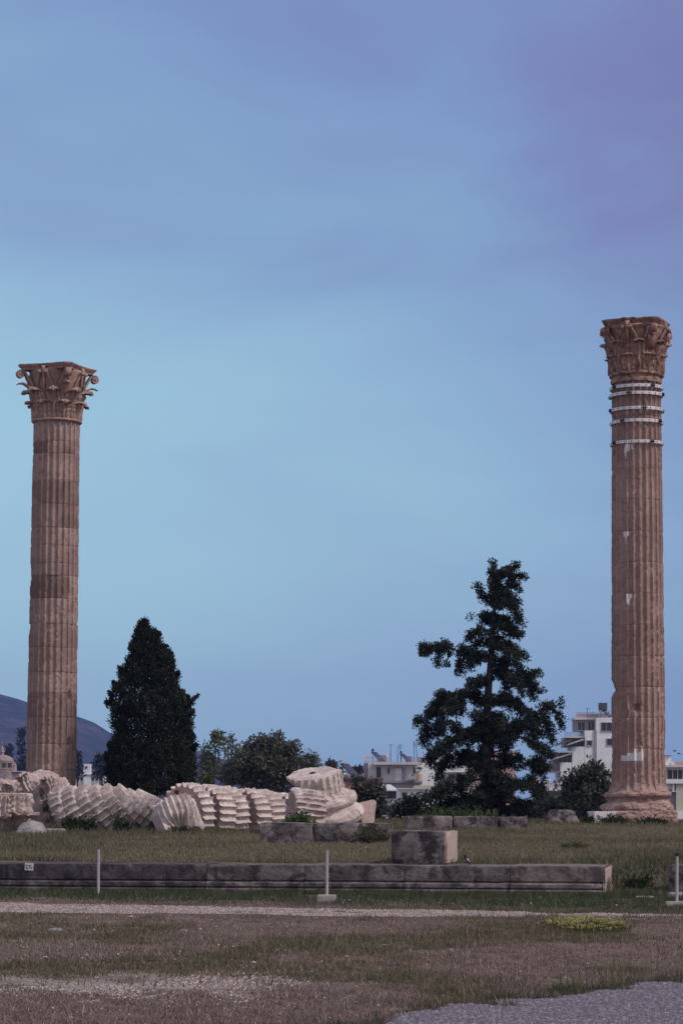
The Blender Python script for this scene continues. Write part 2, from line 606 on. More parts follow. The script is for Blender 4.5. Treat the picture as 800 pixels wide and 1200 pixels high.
# ruined plinth and base mouldings
def bumpy_lathe(prof, n, amp, seed, freq=1.6, bite=.22):
    prof = np.asarray(prof, float)
    th = np.arange(n) / n * 2 * math.pi
    rr, zz2 = np.interp(np.linspace(0, len(prof) - 1, len(prof) * 5), np.arange(len(prof)), prof[:, 0]), np.interp(np.linspace(0, len(prof) - 1, len(prof) * 5), np.arange(len(prof)), prof[:, 1])
    pts = np.stack([rr[:, None] * np.cos(th), rr[:, None] * np.sin(th), np.broadcast_to(zz2[:, None], (len(rr), n))], -1)
    n1 = fbm(pts * freq, seed, 5, .55)
    n2 = np.abs(fbm(pts * freq * 2.5, seed + 8, 3))
    k = 1 - bite * np.clip(n1 + .05, 0, 1) - amp * n2
    pts[..., 0] *= k
    pts[..., 1] *= k
    pts[..., 2] += .10 * amp / .05 * fbm(pts * 2.5, seed + 4, 4)
    return pts
b = MB()
th = np.linspace(0, 2 * math.pi, 160, endpoint=False)
pl = []
for z, q in ((-.3, 1.0), (0, 1.02), (.15, 1.03), (.28, 1.0), (.36, 1.0), (.43, .98), (.455, .93), (.46, .4), (.46, .05)):
    sq = 1.24 / np.maximum(np.abs(np.cos(th - R(8))), np.abs(np.sin(th - R(8)))) ** .62
    pl.append(np.stack([q * sq * np.cos(th), q * sq * np.sin(th), np.full_like(th, z)], -1))
pl = np.array(pl)
nn = np.array([np.interp(np.linspace(0, 8, 41), np.arange(9), pl[:, i, c]) for i in range(160) for c in range(3)]).reshape(160, 3, 41).transpose(2, 0, 1)
n1 = fbm(nn * 1.5, 5, 5, .55)
rid = np.abs(fbm(nn * 2.6, 8, 4, .6))
kk = 1 - .26 * np.clip(n1 + .04, 0, 1) - .09 * rid
nn[..., 0] *= kk; nn[..., 1] *= kk
nn[..., 2] += .09 * fbm(nn * 2.2, 6, 4) * (nn[..., 2] < .44)
b.grid(nn, wrap_u=True)
b.build('plinth', M_COL_R, colR)
b = MB()
b.grid(bumpy_lathe([(1.0, .44), (1.26, .45), (1.33, .52), (1.33, .60), (1.26, .69), (1.14, .72), (1.09, .76), (1.07, .82), (1.09, .88), (1.16, .90), (1.20, .96), (1.19, 1.03), (1.12, 1.09), (1.05, 1.11), (.95, 1.11)], 180, .032, 12, 1.4, .24), wrap_u=True)
b.build('base', M_COL_R, colR)
b = MB()
b.box((-1.06, -.72, .135), (1.30, 1.0, .61), (0, 0, R(8)))
b.rough(.004, 3)
o = b.build('marble_repair_slab', M_NEW, colR)
o['label'] = 'smooth white repair slab at the foot of the column'
jR = [927, 878, 842, 806, 770, 734, 697, 661, 625, 588, 552, 520, 490, 450]
zR = [zp(j) for j in jR]
zR[0] = 1.10
rR = lambda z: .925 - (.925 - .835) * np.clip((z - 1.1) / (zR[-1] - 1.1), 0, 1) ** 1.2 + .14 * np.clip(1 - (z - 1.10) / .42, 0, 1) ** 2.2
PITS_R = [(R(-90 - 10), zp(831), .14, .13, .16), (R(-28), zp(861), .1, .12, .12), (R(-176), zp(806), .5, .22, .08)]
tR = [-.05, .0, .05, .1, .22, .08, .02, .05, .0, .06, .12, .2, .25]
for i in range(len(zR) - 1):
    n = max(1, int(round((zR[i + 1] - zR[i]) / .35))) if i == 0 else 1
    sd, n1 = drum_side(1, 1, zR[i], zR[i + 1], .085, 300 + i * 3, .48 if i < 5 else .28, pits=PITS_R, fade_bot=.22 if i == 0 else 0, joint=.009)
    rad = np.hypot(sd[..., 0], sd[..., 1])
    want = rR(sd[..., 2]) - (1 - rad)
    sd[..., 0] *= want / rad; sd[..., 1] *= want / rad
    b = MB()
    b.grid(sd, wrap_u=True, tone=np.clip(tR[i] + .12 * n1, -.2, 1).ravel())
    close_ends(b, sd, i, tR[i])
    b.build('drum', M_COL_R, colR)
zc = zR[-1]
neck = MB()
neck.grid(bumpy_lathe([(.78, zc - .01), (.87, zc), (.88, zc + .08), (.86, zc + .12), (.86, zc + .2), (.93, zc + .22), (.95, zc + .26), (.93, zc + .31), (.85, zc + .33), (.7, zc + .33)], 120, .02, 31, 1.5, .10), wrap_u=True)
neck.build('neck', M_CAP_R, colR)
bell = capital(colR, .885, 1.24, 1.0, 1.82, CORNER, M_CAP_R, 44, .8, (0, 1, 3), .99, .22)
bell.location = (0, 0, zc + .27)
# steel clamping bands
for q, (py, cut) in enumerate(((453.5, R(-150)), (462, R(-112)), (479.5, R(-80)), (494, R(-128)), (518.5, R(-62)))):
    z = zp(py) - .07
    rr = .905 if q < 2 else .90
    b = MB()
    an = np.linspace(0, 2 * math.pi, 73)[:-1]
    prof = [(rr - .03, -.05), (rr, -.05), (rr, .05), (rr - .03, .05)]
    b.grid(np.array([[(r_ * math.cos(a), r_ * math.sin(a), z + h_) for a in an] for r_, h_ in prof + prof[:1]]), wrap_u=True)
    ring = b.build('steel_band', M_STEEL, colR)
    bb = MB()
    for k in range(4):
        a = cut + k * math.pi / 2
        t = np.array([-math.sin(a), math.cos(a), 0]); n_ = np.array([math.cos(a), math.sin(a), 0])
        c = n_ * (rr + .025) + np.array([0, 0, z])
        for s in (-1, 1):
            bb.box(c + t * s * .04, (.075, .02, .11), (0, 0, a))
        bb.tube([c - t * .11 + n_ * .01, c + t * .11 + n_ * .01], [.017, .017], 6)
        for s in np.linspace(.25, 1.3, 5):
            cc = np.array([math.cos(a + s), math.sin(a + s), 0])
            bb.tube([cc * rr + (0, 0, z), cc * (rr + .014) + (0, 0, z)], [.02, .02], 6)
    bb.build('clamp_bolts', M_BOLT, ring)


def patch_mesh(polys, z_ref):
    """a marble inlay following the flutes; polys = [(px, py), ...] rings seen on the shaft"""
    b = MB()
    cx = 747.0
    for poly in polys:
        pz = [zp(y) for _, y in poly]
        zmid = sum(pz) / len(pz)
        ra = rR(zmid)
        pa = [math.asin(max(-1, min(1, (x - cx) * kR / ra))) for x, _ in poly]
        a0, a1, z0, z1 = min(pa), max(pa), min(pz), max(pz)
        na, nz_ = max(10, int((a1 - a0) * ra / .018)), max(10, int((z1 - z0) / .022))
        A, Z = np.meshgrid(np.linspace(a0, a1, na), np.linspace(z0, z1, nz_))
        inside = np.zeros(A.shape, bool)
        m = len(poly)
        for i in range(m):
            x1, y1, x2, y2 = pa[i], pz[i], pa[(i + 1) % m], pz[(i + 1) % m]
            if y1 == y2: continue
            cond = ((y1 > Z) != (y2 > Z)) & (A < (x2 - x1) * (Z - y1) / (y2 - y1) + x1)
            inside ^= cond
        th = A - math.pi / 2 + R(6.6) * -1
        rad = rR(Z) - .085 * flute(th) + .008
        S = np.stack([rad * np.cos(th), rad * np.sin(th), Z], -1)
        idx = -np.ones(A.shape, int)
        vs, fs = [], []
        for lay in (0, 1):
            pts = S.copy()
            if lay: pts[..., :2] *= 1 - .10
            vs.append(pts.reshape(-1, 3))
        nn_ = A.size
        cell = inside[:-1, :-1] & inside[1:, 1:] & inside[1:, :-1] & inside[:-1, 1:]
        for j in range(nz_ - 1):
            for i in range(na - 1):
                if not cell[j, i]: continue
                q = (j * na + i, j * na + i + 1, (j + 1) * na + i + 1, (j + 1) * na + i)
                fs.append(q)
                for (dj, di, e0, e1) in ((-1, 0, q[0], q[1]), (1, 0, q[2], q[3]), (0, -1, q[3], q[0]), (0, 1, q[1], q[2])):
                    jj, ii = j + dj, i + di
                    if not (0 <= jj < nz_ - 1 and 0 <= ii < na - 1) or not cell[jj, ii]:
                        fs.append((e1, e0, e0 + nn_, e1 + nn_))
        b.add(np.concatenate(vs), fs)
    o = b.build('marble_patch', M_NEW, colR)
    me = o.data
    import bmesh
    bm = bmesh.new(); bm.from_mesh(me)
    bmesh.ops.delete(bm, geom=[v for v in bm.verts if not v.link_faces], context='VERTS')
    bm.to_mesh(me); bm.free()
    return o

patch_mesh([[(732, 522.5), (739, 522.5), (738.5, 531), (735.5, 534), (732.5, 542), (731.5, 537), (730.5, 531)], [(739.5, 522.5), (741.5, 522.5), (743.5, 530), (740, 530)]], 0)
patch_mesh([[(729, 624.5), (738, 624.5), (737.5, 630), (735, 632), (733.5, 641), (732.5, 641), (731.5, 633), (730, 631)]], 0)
patch_mesh([[(732, 697), (741, 697), (740.5, 703), (738, 704), (737, 712), (735.5, 712), (734.5, 706), (733, 713), (732.2, 713)]], 0)
o = patch_mesh([[(725.5, 892), (725.5, 886), (729, 884.5), (732, 886), (733.5, 883), (739, 882), (741, 882.5), (742, 877), (743.5, 877), (745, 883), (749, 880.5), (750.5, 877), (752, 877.5), (753.5, 884), (753, 892)]], 0)
o['label'] = 'white crenellated marble patch low on the shaft'

# ------------------------------------------------------------------ fallen drums
def ground_z(x, y):
    x = np.asarray(x, float); y = np.asarray(y, float)
    yw = 44.29 - .19 * (x - .0)                          # front face line of the long wall
    # slow rise of the terrace, then the fall towards the town
    ter = .5 + .009 * (y - 45.5) * (y < 92) + .009 * 46.5 * (y >= 92)
    fall = sstep(97, 150, y)
    ter = ter * (1 - fall) - 6.5 * fall
    up = np.where(x < 4.62, sstep(0.5, 1.2, y - yw), sstep(.2, 5.2, y - yw - .2 + .5 * np.clip(x - 5, 0, 3)))
    bump = .035 * fbm(np.stack([x * .5, y * .5, 0 * x], -1), 3, 3) * (y < 140) + .012 * fbm(np.stack([x * 2, y * 2, 0 * x], -1), 4, 2) * (y < 100)
    roll = .22 * np.exp(-((y - 80) / 7) ** 2) * sstep(-9, 0, x) * .0
    return up * ter + bump * np.clip(.4 + up, 0, 1) + roll


def fallen_drum(label, c, axis, rad, L, seed, chip=1.0, spin=0.0, depth=.115, group='fallen drums of the toppled column', mat=None, hole=False, cut=None, taper=1.0, tone_end=.8, rim=.03, hollow=False):
    o = thing('column_drum', label, 'column drum', c, group=group)
    frame_axis(o, axis, spin)
    pits = ()
    if hollow:
        dl = o.rotation_euler.to_matrix().inverted() @ Vector((0, -1, 0))
        pits = ((math.atan2(dl.y, dl.x) + .12, -L / 2, .40, .34, .42),)
    sd, n1 = drum_side(rad, rad * taper, -L / 2, L / 2, depth, seed, chip, dz=.05, joint=.0, rim=rim, pits=pits, fil=.13)
    sd[..., 2] += (.05 * fbm(sd * 1.2, seed + 2, 4) + .02 * fbm(sd * 6, seed + 6, 2)) * np.clip((np.abs(sd[..., 2]) / (L / 2)) * 2 - 1, 0, 1)
    b = MB()
    b.grid(sd, wrap_u=True, tone=np.clip(.18 * n1, 0, 1).ravel())
    close_ends(b, sd, seed, tone_end, .02)
    b.build('drum_body', mat or M_DRUM, o)
    if hole:
        h = MB()
        lo = o.rotation_euler.to_matrix().inverted() @ Vector(hole)
        h.box((lo.x, lo.y, -L / 2 + .03), (.12, .13, .10))
        h.build('dowel_hole', M_HOLE, o)
    return o

# the receding row: axis runs away to the right
al = R(33)
ax = Vector((math.sin(al), math.cos(al), -.02))
p0 = P(213.5, 951, 73.5)
lens = [.58, .74, .80, .74, .96, .66, .60]
gaps = [.0, .20, .12, .20, .05, .24, .16]
lab = ['fluted drum showing a flat pinkish face with a small dowel hole',
       'second fluted drum of the receding row, just behind the pinkish faced drum',
       'chipped fluted drum third in the receding row, with a broken notch on its near side',
       'fluted drum fourth in the receding row, ahead of the longest slice',
       'longest fluted drum of the receding row, about two thirds along it',
       'fluted drum near the far end of the receding row, left of the green bush',
       'last fluted drum of the receding row, behind the leafy bush']
s = 0
for i, (L, g) in enumerate(zip(lens, gaps)):
    s += g
    c = p0 + ax * (s + L / 2)
    rr = .86 - .012 * i
    c.z += [0, -.03, -.05, -.05, -.07, -.12, -.14][i]
    c.x += [0, .08, -.03, .10, .02, .10, .02][i]
    a2 = Vector((math.sin(al + [0, .05, -.04, .03, .0, .06, .02][i]), math.cos(al), [.03, -.02, .05, 0, .02, -.05, .04][i]))
    fallen_drum(lab[i], c, a2, rr, L, 500 + 11 * i, [.25, .3, .6, .3, .3, .35, .4][i], R(1.5 * i), hole=(-.16, .1, .56) if i == 0 else False)
    s += L

# the leaning pile at the left: axes climb to the right, ever steeper
lab = ['low leaning fluted drum beside the big broken block, flutes sloping gently upward',
       'leaning fluted drum second from the big broken block in the left pile',
       'leaning fluted drum third from the big broken block in the left pile',
       'leaning fluted drum fourth from the big broken block, middle of the left pile',
       'leaning fluted drum in the left pile with thin dark weeds in its cracks',
       'leaning fluted drum sixth from the big broken block, just past the cracked one',
       'leaning fluted drum seventh from the big broken block in the left pile',
       'steeply leaning fluted drum in the left pile, in front of the pointed dark tree',
       'broken upright fluted drum half hiding the pinkish face, with a dark hollow underneath']
for i, (px, py, y, el, yaw, rad, L, ch) in enumerate((
        (80, 956, 73.7, 26, -16, .84, .42, .8), (95, 955, 73.6, 28, -12, .83, .40, .6), (110, 954, 73.5, 31, -10, .84, .42, .6),
        (126, 953, 73.4, 36, -8, .84, .42, .55), (142, 952, 73.3, 41, -5, .84, .42, .5), (158, 951, 73.2, 47, -2, .85, .42, .45), (173, 952, 73.1, 55, 2, .84, .42, .4), (187, 950, 73.0, 62, 4, .84, .42, .4),
        (208, 962, 71.6, 78, 0, .66, 1.0, .4))):
    c = P(px, py - (4 if i < 8 else 1), y)
    e = R(el)
    axv = Vector((math.cos(e) * math.cos(R(yaw)), math.cos(e) * math.sin(R(yaw)), math.sin(e)))
    if i == 8: axv = Vector((-.34, .42, .84))
    fallen_drum(lab[i], c, axv, rad, L, (700, 713, 726, 739, 1290, 765, 812, 861, 920)[i], ch, R(1.2 * i), depth=.11, tone_end=.25, rim=.075, hollow=(i == 8))


# ------------------------------------------------------------------ rocks from planes
def rock(planes, seed, nth=110, nph=64, amp=.05, freq=2.0, soft=26, sc=(1, 1, 1)):
    th = np.arange(nth) / nth * 2 * math.pi
    ph = np.linspace(-.5 * math.pi + .02, .5 * math.pi - .02, nph)
    T, H = np.meshgrid(th, ph)
    d = np.stack([np.cos(H) * np.cos(T), np.cos(H) * np.sin(T), np.sin(H)], -1)
    rs, am = [], []
    for n_, h, a in planes:
        n_ = np.array(n_, float); n_ /= np.linalg.norm(n_)
        q = d @ n_
        rs.append(np.where(q > .02, h / np.maximum(q, .02), 50.0))
        am.append(a)
    rs = np.array(rs)
    w = np.exp(-soft * (rs - rs.min(0)))
    am = (w * np.array(am)[:, None, None]).sum(0) / w.sum(0)
    r_ = rs.min(0) - np.log(w.sum(0)) / soft
    p = d * r_[..., None]
    n1 = fbm(p * freq, seed, 5, .55)
    rid = np.abs(fbm(p * freq * 1.7, seed + 5, 4, .6))
    p = p + d * (am * (n1 * 1.2 - rid * 1.1))[..., None]
    return p * np.array(sc), am


def put_rock(name, label, cat, loc, planes, seed, mat, rotz=0, group=None, tone=None, **kw):
    p, am = rock(planes, seed, **kw)
    b = MB()
    b.grid(p, wrap_u=True, tone=0.0 if tone is None else np.where(am < .05, tone, 0).ravel())
    n_ = p.shape[1]
    b.f.append([tuple(range(n_))[::-1], tuple((p.shape[0] - 1) * n_ + i for i in range(n_))])
    o = b.build(name, mat)
    o.location = loc
    o.rotation_euler = (0, 0, rotz)
    return tag(o, label, cat, group)


# block with carved leaves at the left edge
fa = thing('carved_block', 'capital fragment with a pale flat top and carved leaves, at the left edge', 'stone block', P(2, 952, 71), (0, 0, 0))
p, am = rock([((0, 0, 1), .54, .02), ((0, -1, .1), .60, .16), ((1, 0, .0), .78, .16), ((.7, -.7, -.35), .60, .16), ((-1, 0, 0), .85, .1), ((0, 1, 0), .7, .1), ((.6, -.3, -.75), .62, .1), ((0, 0, -1), .62, .05), ((-.6, -.6, -.6), .7, .2)], 3, 140, 80, freq=3.0)
b = MB(); b.grid(p, wrap_u=True, tone=np.where(p[..., 2] > .5, -.3, 0).ravel()); b.build('block_body', M_FRAG, fa)
for k, a in enumerate((-104, -76, -50, -26)):
    b = MB()
    acanthus(b, R(a), lambda z: np.interp(z, [-1, 1], [.72, .60]), -.50, [.5, .62, .55, .6][k], .34, .20, k, .12, tone=-.05)
    b.xform(Matrix.Diagonal((1, 1, -1, 1)) @ Matrix.Translation((0, 0, .05)))
    b.rough(.05, 4, k)
    b.build('carved_leaf', M_FRAG, fa, True)
# the large broken capital behind it
fb = thing('broken_capital', 'large broken capital lying with a smooth grey face, in front of the left column', 'stone block', P(46, 948, 74.6))
p, am = rock([((.1, -.2, 1), .92, .16), ((-.35, -1, .08), .72, .012), ((.75, -.55, .25), .68, .36), ((1, 0, .55), .94, .38), ((-1, 0, .5), .92, .2), ((0, 1, 0), .9, .2), ((0, 0, -1), .75, .05), ((-1, -.2, 0), 1.05, .12), ((1, -.1, -.1), .98, .3), ((-.5, -.7, .75), .80, .22)], 9, 180, 110, freq=2.8)
b = MB(); b.grid(p, wrap_u=True, tone=np.where(am < .06, .9, 0).ravel()); b.build('block_body', M_FRAG, fb)
for k, (x, y, z, rz, ry, s_) in enumerate(((.62, -.55, .25, .7, .5, .8), (.78, -.42, -.15, .8, .3, .7), (.30, -.62, .62, .2, -.3, .8), (-.25, -.55, .72, -.2, -.4, .7), (-.75, -.45, .52, -.5, .4, .7), (.95, -.2, -.3, 1.1, .2, .6), (.52, -.66, -.40, .4, .8, .55))):
    b = MB()
    acanthus(b, R(-90), lambda z: np.interp(z, [-1, 1], [.3, .3]), -.35, .8, .42, .17, k, .08)
    b.rough(.09, 3.5, k + 9)
    b.xform(Matrix.Translation((x * 1.05, y + .12, z)) @ Euler((0, ry, rz)).to_matrix().to_4x4() @ Matrix.Scale(s_, 4))
    b.build('carved_leaf', M_FRAG, fb, True)
put_rock('stone_block', 'weathered block behind the carved fragment, left of the large broken capital', 'stone block', P(6, 936, 76.5),
         [((0, 0, 1), .55, .12), ((0, -1, .2), .5, .1), ((1, 0, .5), .62, .15), ((-1, 0, .2), .9, .1), ((0, 1, 0), .5, .1), ((0, 0, -1), .9, .02), ((.5, -.7, .4), .55, .12)], 21, M_FRAG)
c = P(36, 977, 69)
put_rock('boulder', 'grey pointed boulder in the grass below the large broken capital', 'rock', (c.x, c.y, float(ground_z(c.x, c.y)) + .1),
         [((-.5, -.3, .8), .22, .05), ((.45, -.5, .75), .25, .08), ((0, -1, .1), .32, .04), ((1, 0, .4), .38, .05), ((-1, 0, .3), .38, .05), ((0, 1, 0), .4, .05), ((0, 0, -1), .3, .0), ((.1, .3, 1), .30, .03)], 5, M_PALE)
c = P(64, 977, 70)
put_rock('flat_stone', 'small flat stone lying right of the grey boulder', 'rock', (c.x, c.y, float(ground_z(c.x, c.y)) + .05),
         [((0, 0, 1), .10, .01), ((0, -1, 0), .2, .03), ((1, 0, .1), .28, .03), ((-1, 0, .1), .27, .03), ((0, 1, 0), .3, .03), ((0, 0, -1), .2, 0)], 6, M_PALE)

# the toppled column base, its mouldings and stub of shaft tilted to the left
fbase = thing('toppled_pedestal', 'toppled column base leaning left with a stub of shaft and pale disc top', 'column base', P(381, 961.5, 69.8))
axb = Vector((-.13, -.25, .95)).normalized()
frame_axis(fbase, axb)
b = MB()
b.grid(bumpy_lathe([(.3, -.05), (1.0, -.04), (1.06, .03), (1.10, .14), (1.06, .25), (.98, .28), (.90, .33), (.88, .42), (.90, .48), (.96, .50), (.99, .58), (.97, .66), (.88, .70), (.84, .72), (.4, .72)], 140, .018, 61, 1.4, .08), wrap_u=True, tone=0)
b.build('base_moulding', M_DRUM, fbase)
sd, n1 = drum_side(.80, .78, .70, 1.34, .055, 811, 1.0, dz=.04, pits=[(R(-140), .80, .50, .34, .34), (R(-175), .85, .6, .36, .35), (R(-112), .74, .3, .16, .16)])
sd[..., 0] -= .16 * np.clip((sd[..., 2] - .7) / .1, 0, 1)
sd[..., 2] += .04 * fbm(sd * 2, 5, 3) * (sd[..., 2] > 1.2)
b = MB()
b.grid(sd, wrap_u=True, tone=np.clip(.1 + .3 * n1, 0, 1).ravel())
close_ends(b, sd, 8, -.25, .02)
b.build('shaft_stub', M_DRUM, fbase)
h = MB(); h.box((-.18, -.02, 1.345), (.12, .12, .05)); h.build('dowel_hole', M_HOLE, fbase)
# fragment of fluted drum in front of it
fallen_drum('broken fluted drum in front of the tilted column base, behind the leafy bush', P(358, 951, 68.9), Vector((.93, .25, -.12)), .62, .85, 911, 1.1, R(10), depth=.085)
c = P(424, 956, 70)
put_rock('plinth_chunk', 'angular plinth chunk propped against the right side of the tilted base', 'stone block', c,
         [((-.25, -.2, 1), .34, .01), ((.55, -.8, .1), .32, .015), ((-.5, -.8, -.1), .36, .03), ((1, .2, -.15), .40, .02), ((-1, 0, 0), .5, .05), ((0, 1, 0), .5, .05), ((0, 0, -1), .36, .02)], 31, M_DRUM, tone=.6, sc=(.85, .85, .85))


# ------------------------------------------------------------------ squared blocks and the long wall
def stone_box(size, seed, rad=.03, amp=.02, step=.07, chip=.06):
    """rounded, chipped, gently uneven block, origin at the middle of its foot"""
    sx, sy, sz = size
    faces = []
    b = MB()
    hs = np.array([sx / 2, sy / 2, sz / 2])
    for ax_ in range(3):
        u, v = [(1, 2), (2, 0), (0, 1)][ax_]
        nu, nv = max(3, int(2 * hs[u] / step)), max(3, int(2 * hs[v] / step))
        A, B = np.meshgrid(np.linspace(-hs[u], hs[u], nu), np.linspace(-hs[v], hs[v], nv))
        for s_ in (-1, 1):
            p = np.zeros(A.shape + (3,))
            p[..., u], p[..., v], p[..., ax_] = A, B, s_ * hs[ax_]
            inner = np.clip(p, -(hs - rad), hs - rad)
            dd = p - inner
            ln = np.linalg.norm(dd, axis=-1, keepdims=True)
            p = inner + dd / np.maximum(ln, 1e-9) * np.minimum(ln, rad)
            q = hs - np.abs(p)
            srt = np.sort(q, -1)
            edge = np.exp(-srt[..., 1] / .06)
            n1 = fbm(p * 2.3, seed, 4)
            dirn = p / np.maximum(np.linalg.norm(p, axis=-1, keepdims=True), 1e-6)
            p = p - dirn * (chip * edge * np.clip(n1 + .1, 0, 1) * 2)[..., None]
            p = p + amp * np.stack([fbm(p * 1.8 + 9 * k, seed + k, 4) for k in range(3)], -1)
            p[..., 2] += hs[2]
            b.grid(p, flip=(s_ < 0), tone=0)
    return b

YAW = math.atan2(-2.0, 10.53)
def wall_y(x): return 44.29 - .19 * x
wall = thing('ancient_wall', 'long low dark stained stone wall with a stepped foot, running across the grass', 'wall', (4.47, wall_y(4.47), 0), (0, 0, YAW))
PROF = [(1.6, .515), (.02, .518), (.0, .505), (.0, .25), (.035, .24), (.035, .222), (-.055, .205), (-.065, .19), (-.065, .135), (-.03, .125), (-.03, .108), (-.11, .095), (-.115, -.15)]
edges = [0, -1.62, -3.45, -5.2, -6.95, -8.9, -10.6, -12.4, -14.3]
for i in range(len(edges) - 1):
    x1, x0 = edges[i] - (.004 if i else 0), edges[i + 1] + .004
    nx = int((x1 - x0) / .05)
    xs = np.linspace(x0, x1, nx)
    pr = np.array(PROF)
    q = np.linspace(0, len(pr) - 1, len(pr) * 4)
    yy, zz = np.interp(q, np.arange(len(pr)), pr[:, 0]), np.interp(q, np.arange(len(pr)), pr[:, 1])
    X, Yp = np.meshgrid(xs, yy)
    Z = np.broadcast_to(zz[:, None], X.shape)
    p = np.stack([X, Yp, Z], -1)
    n1 = fbm(p * 2.2, 40, 4); n2 = fbm(p * 9, 44, 3)
    lip = np.exp(-((Z - .51) / .03) ** 2) + .7 * np.exp(-((Z - .2) / .03) ** 2)
    p[..., 1] += .012 * n1 + .005 * n2 + lip * .11 * np.clip(n1 + .3 * n2 - .02, 0, 1)
    p[..., 2] -= .010 * (Yp < .3) * np.clip(n1, 0, 1) * lip + [0, .008, .0, .012, .004, 0, .01, 0][i] * (Z > .3)
    b = MB()
    ends = np.clip(1 - np.minimum(X - x0, x1 - X) / .02, 0, 1)
    p[..., 1] += ends * .008 * (Yp < .3)
    b.grid(p, tone=np.clip(.10 * (n2 > .25) + (.05 + .10 * (i == 0)), 0, 1).ravel())
    if i == 0:      # pale broken end face
        yv, zv = np.meshgrid(np.linspace(0, 1.6, 40), np.linspace(-.15, .51, 26), indexing='ij')
        ef = np.stack([0 * yv, yv - np.interp(zv, [-.15, .1, .11, .2, .21, .3], [.115, .11, .065, .065, 0, 0]), zv], -1)
        ef[..., 0] = -.0 + .06 * fbm(ef * 3, 8, 4) - .03
        b.grid(ef, tone=np.clip(.8 + .5 * fbm(ef * 5, 3, 3), 0, 1).ravel())
        ax_pts = np.stack([p[:, -1], np.stack([np.full(len(yy), -.03), p[:, -1, 1], p[:, -1, 2]], -1)])
        b.grid(ax_pts, flip=True, tone=.5)
    b.build('wall_block', M_WALL if i < 4 else M_WALLD, wall)

# the continuation that enters the frame at the right
b = stone_box((2.6, .9, .55), 77, .04, .02)
o = b.build('stone_block', M_WALL)
c = P(789, 1050, 43.6)
o.location = (c.x + 1.32, 44.2, -.03); o.rotation_euler = (0, 0, YAW)
tag(o, 'dark stone block cut by the right edge, behind the capped post', 'stone block')
c = P(796, 1052, 42.6)
put_rock('flat_stone', 'flat pale stone lying behind the foot of the capped post', 'rock', (c.x, 42.6, .03),
         [((0, 0, 1), .07, .01), ((0, -1, 0), .12, .02), ((1, 0, .1), .18, .02), ((-1, 0, .1), .18, .02), ((0, 1, 0), .2, .02), ((0, 0, -1), .2, 0)], 16, M_PALE)
c = P(755, 1053, 42.4)
put_rock('flat_stone', 'thin flat stone in the green grass past the end of the long wall', 'rock', (c.x, c.y, .0),
         [((0, 0, 1), .05, .01), ((0, -1, 0), .1, .02), ((1, 0, .1), .17, .02), ((-1, 0, .1), .17, .02), ((0, 1, 0), .12, .02), ((0, 0, -1), .2, 0)], 17, M_PALE)

# the block standing on the wall, with a lighter right end
o = thing('stone_block', 'dark square stone block standing on the long wall, its right end pale', 'stone block', (0, 0, 0), (0, 0, YAW))
pL, pR_ = P(458, 1012, 45.0), P(525, 1012, 45.0)
b = stone_box((1.01, 1.25, .58), 55, .02, .012)
x0 = [v for v in b.v]
for k, v in enumerate(b.v):
    b.a[k] = np.where(v[:, 0] > .44, .75 + .3 * fbm(v * 5, 5, 3), 0.0)
    b.v[k] = v
b.build('block_body', M_BLOCK, o)
o.location = ((pL.x + pR_.x) / 2 + .11, 45.0 + .62 - .1, .512)

# blocks at the foot of the fallen column
for i, (pxa, pxb, top, bot, y, lab) in enumerate((
        (304, 367, 965, 988, 60.0, 'dark mossy stone block left of its twin, below the fallen drums'),
        (367.6, 457, 965.5, 988, 60.0, 'longer grey stone block with grass at its foot, below the tilted column base'))):
    a, b_ = P(pxa, bot, y), P(pxb, bot, y)
    h = (bot - top) * y / F
    b = stone_box((b_.x - a.x - .012, 1.1, h + .14), 90 + i, .03, .02)
    o = b.build('stone_block', M_BLOCK)
    o.location = ((a.x + b_.x) / 2, y + .55, a.z - .12)
    tag(o, lab, 'stone block')
for i, (pxa, pxb, top, bot, lab) in enumerate((
        (474, 531, 958.5, 973, 'long dark stone block at the left, below the tall ragged tree'),
        (531.6, 583, 958, 973, 'middle stone block below the tall ragged tree, with weeds on top'),
        (583.6, 618, 958.5, 972, 'short pale stone block at the right, below the tall ragged tree'))):
    y = 77.0
    a, b_ = P(pxa, bot, y), P(pxb, bot, y)
    h = (bot - top) * y / F
    b = stone_box((b_.x - a.x - .015, 1.2, h + .12), 190 + i, .04, .03)
    o = b.build('stone_block', M_BLOCK)
    if i == 2: pass
    o.location = ((a.x + b_.x) / 2, y + .6, float(ground_z((a.x + b_.x) / 2, y)) - .1)
    tag(o, lab, 'stone block')
c = P(657, 962, 86)
put_rock('boulder', 'dull grey boulder at the edge of the bushes, left of the banded column', 'rock', c,
         [((0, 0, 1), .38, .06), ((0, -1, .2), .4, .06), ((1, 0, .4), .5, .08), ((-1, 0, .4), .5, .08), ((0, 1, 0), .4, .05), ((0, 0, -1), .5, 0)], 41, M_BLOCK)
for px, py, y, s_, lab in ((429, 1036.5, 0, 0, ''),):
    pass
# ------------------------------------------------------------------ small things
M_POST = paint_mat('pale painted post', (.50, .46, .47), .6, 0, .15, 6)
M_CONC = paint_mat('concrete foot', (.42, .38, .37), .9, 0, .2, 9)
M_BLACKP = paint_mat('black rubber', (.02, .02, .022), .6)
M_SIGN = paint_mat('sign plate white', (.62, .62, .66), .5, 0, .08, 9)
M_INK = paint_mat('dark lettering', (.06, .06, .09), .6)

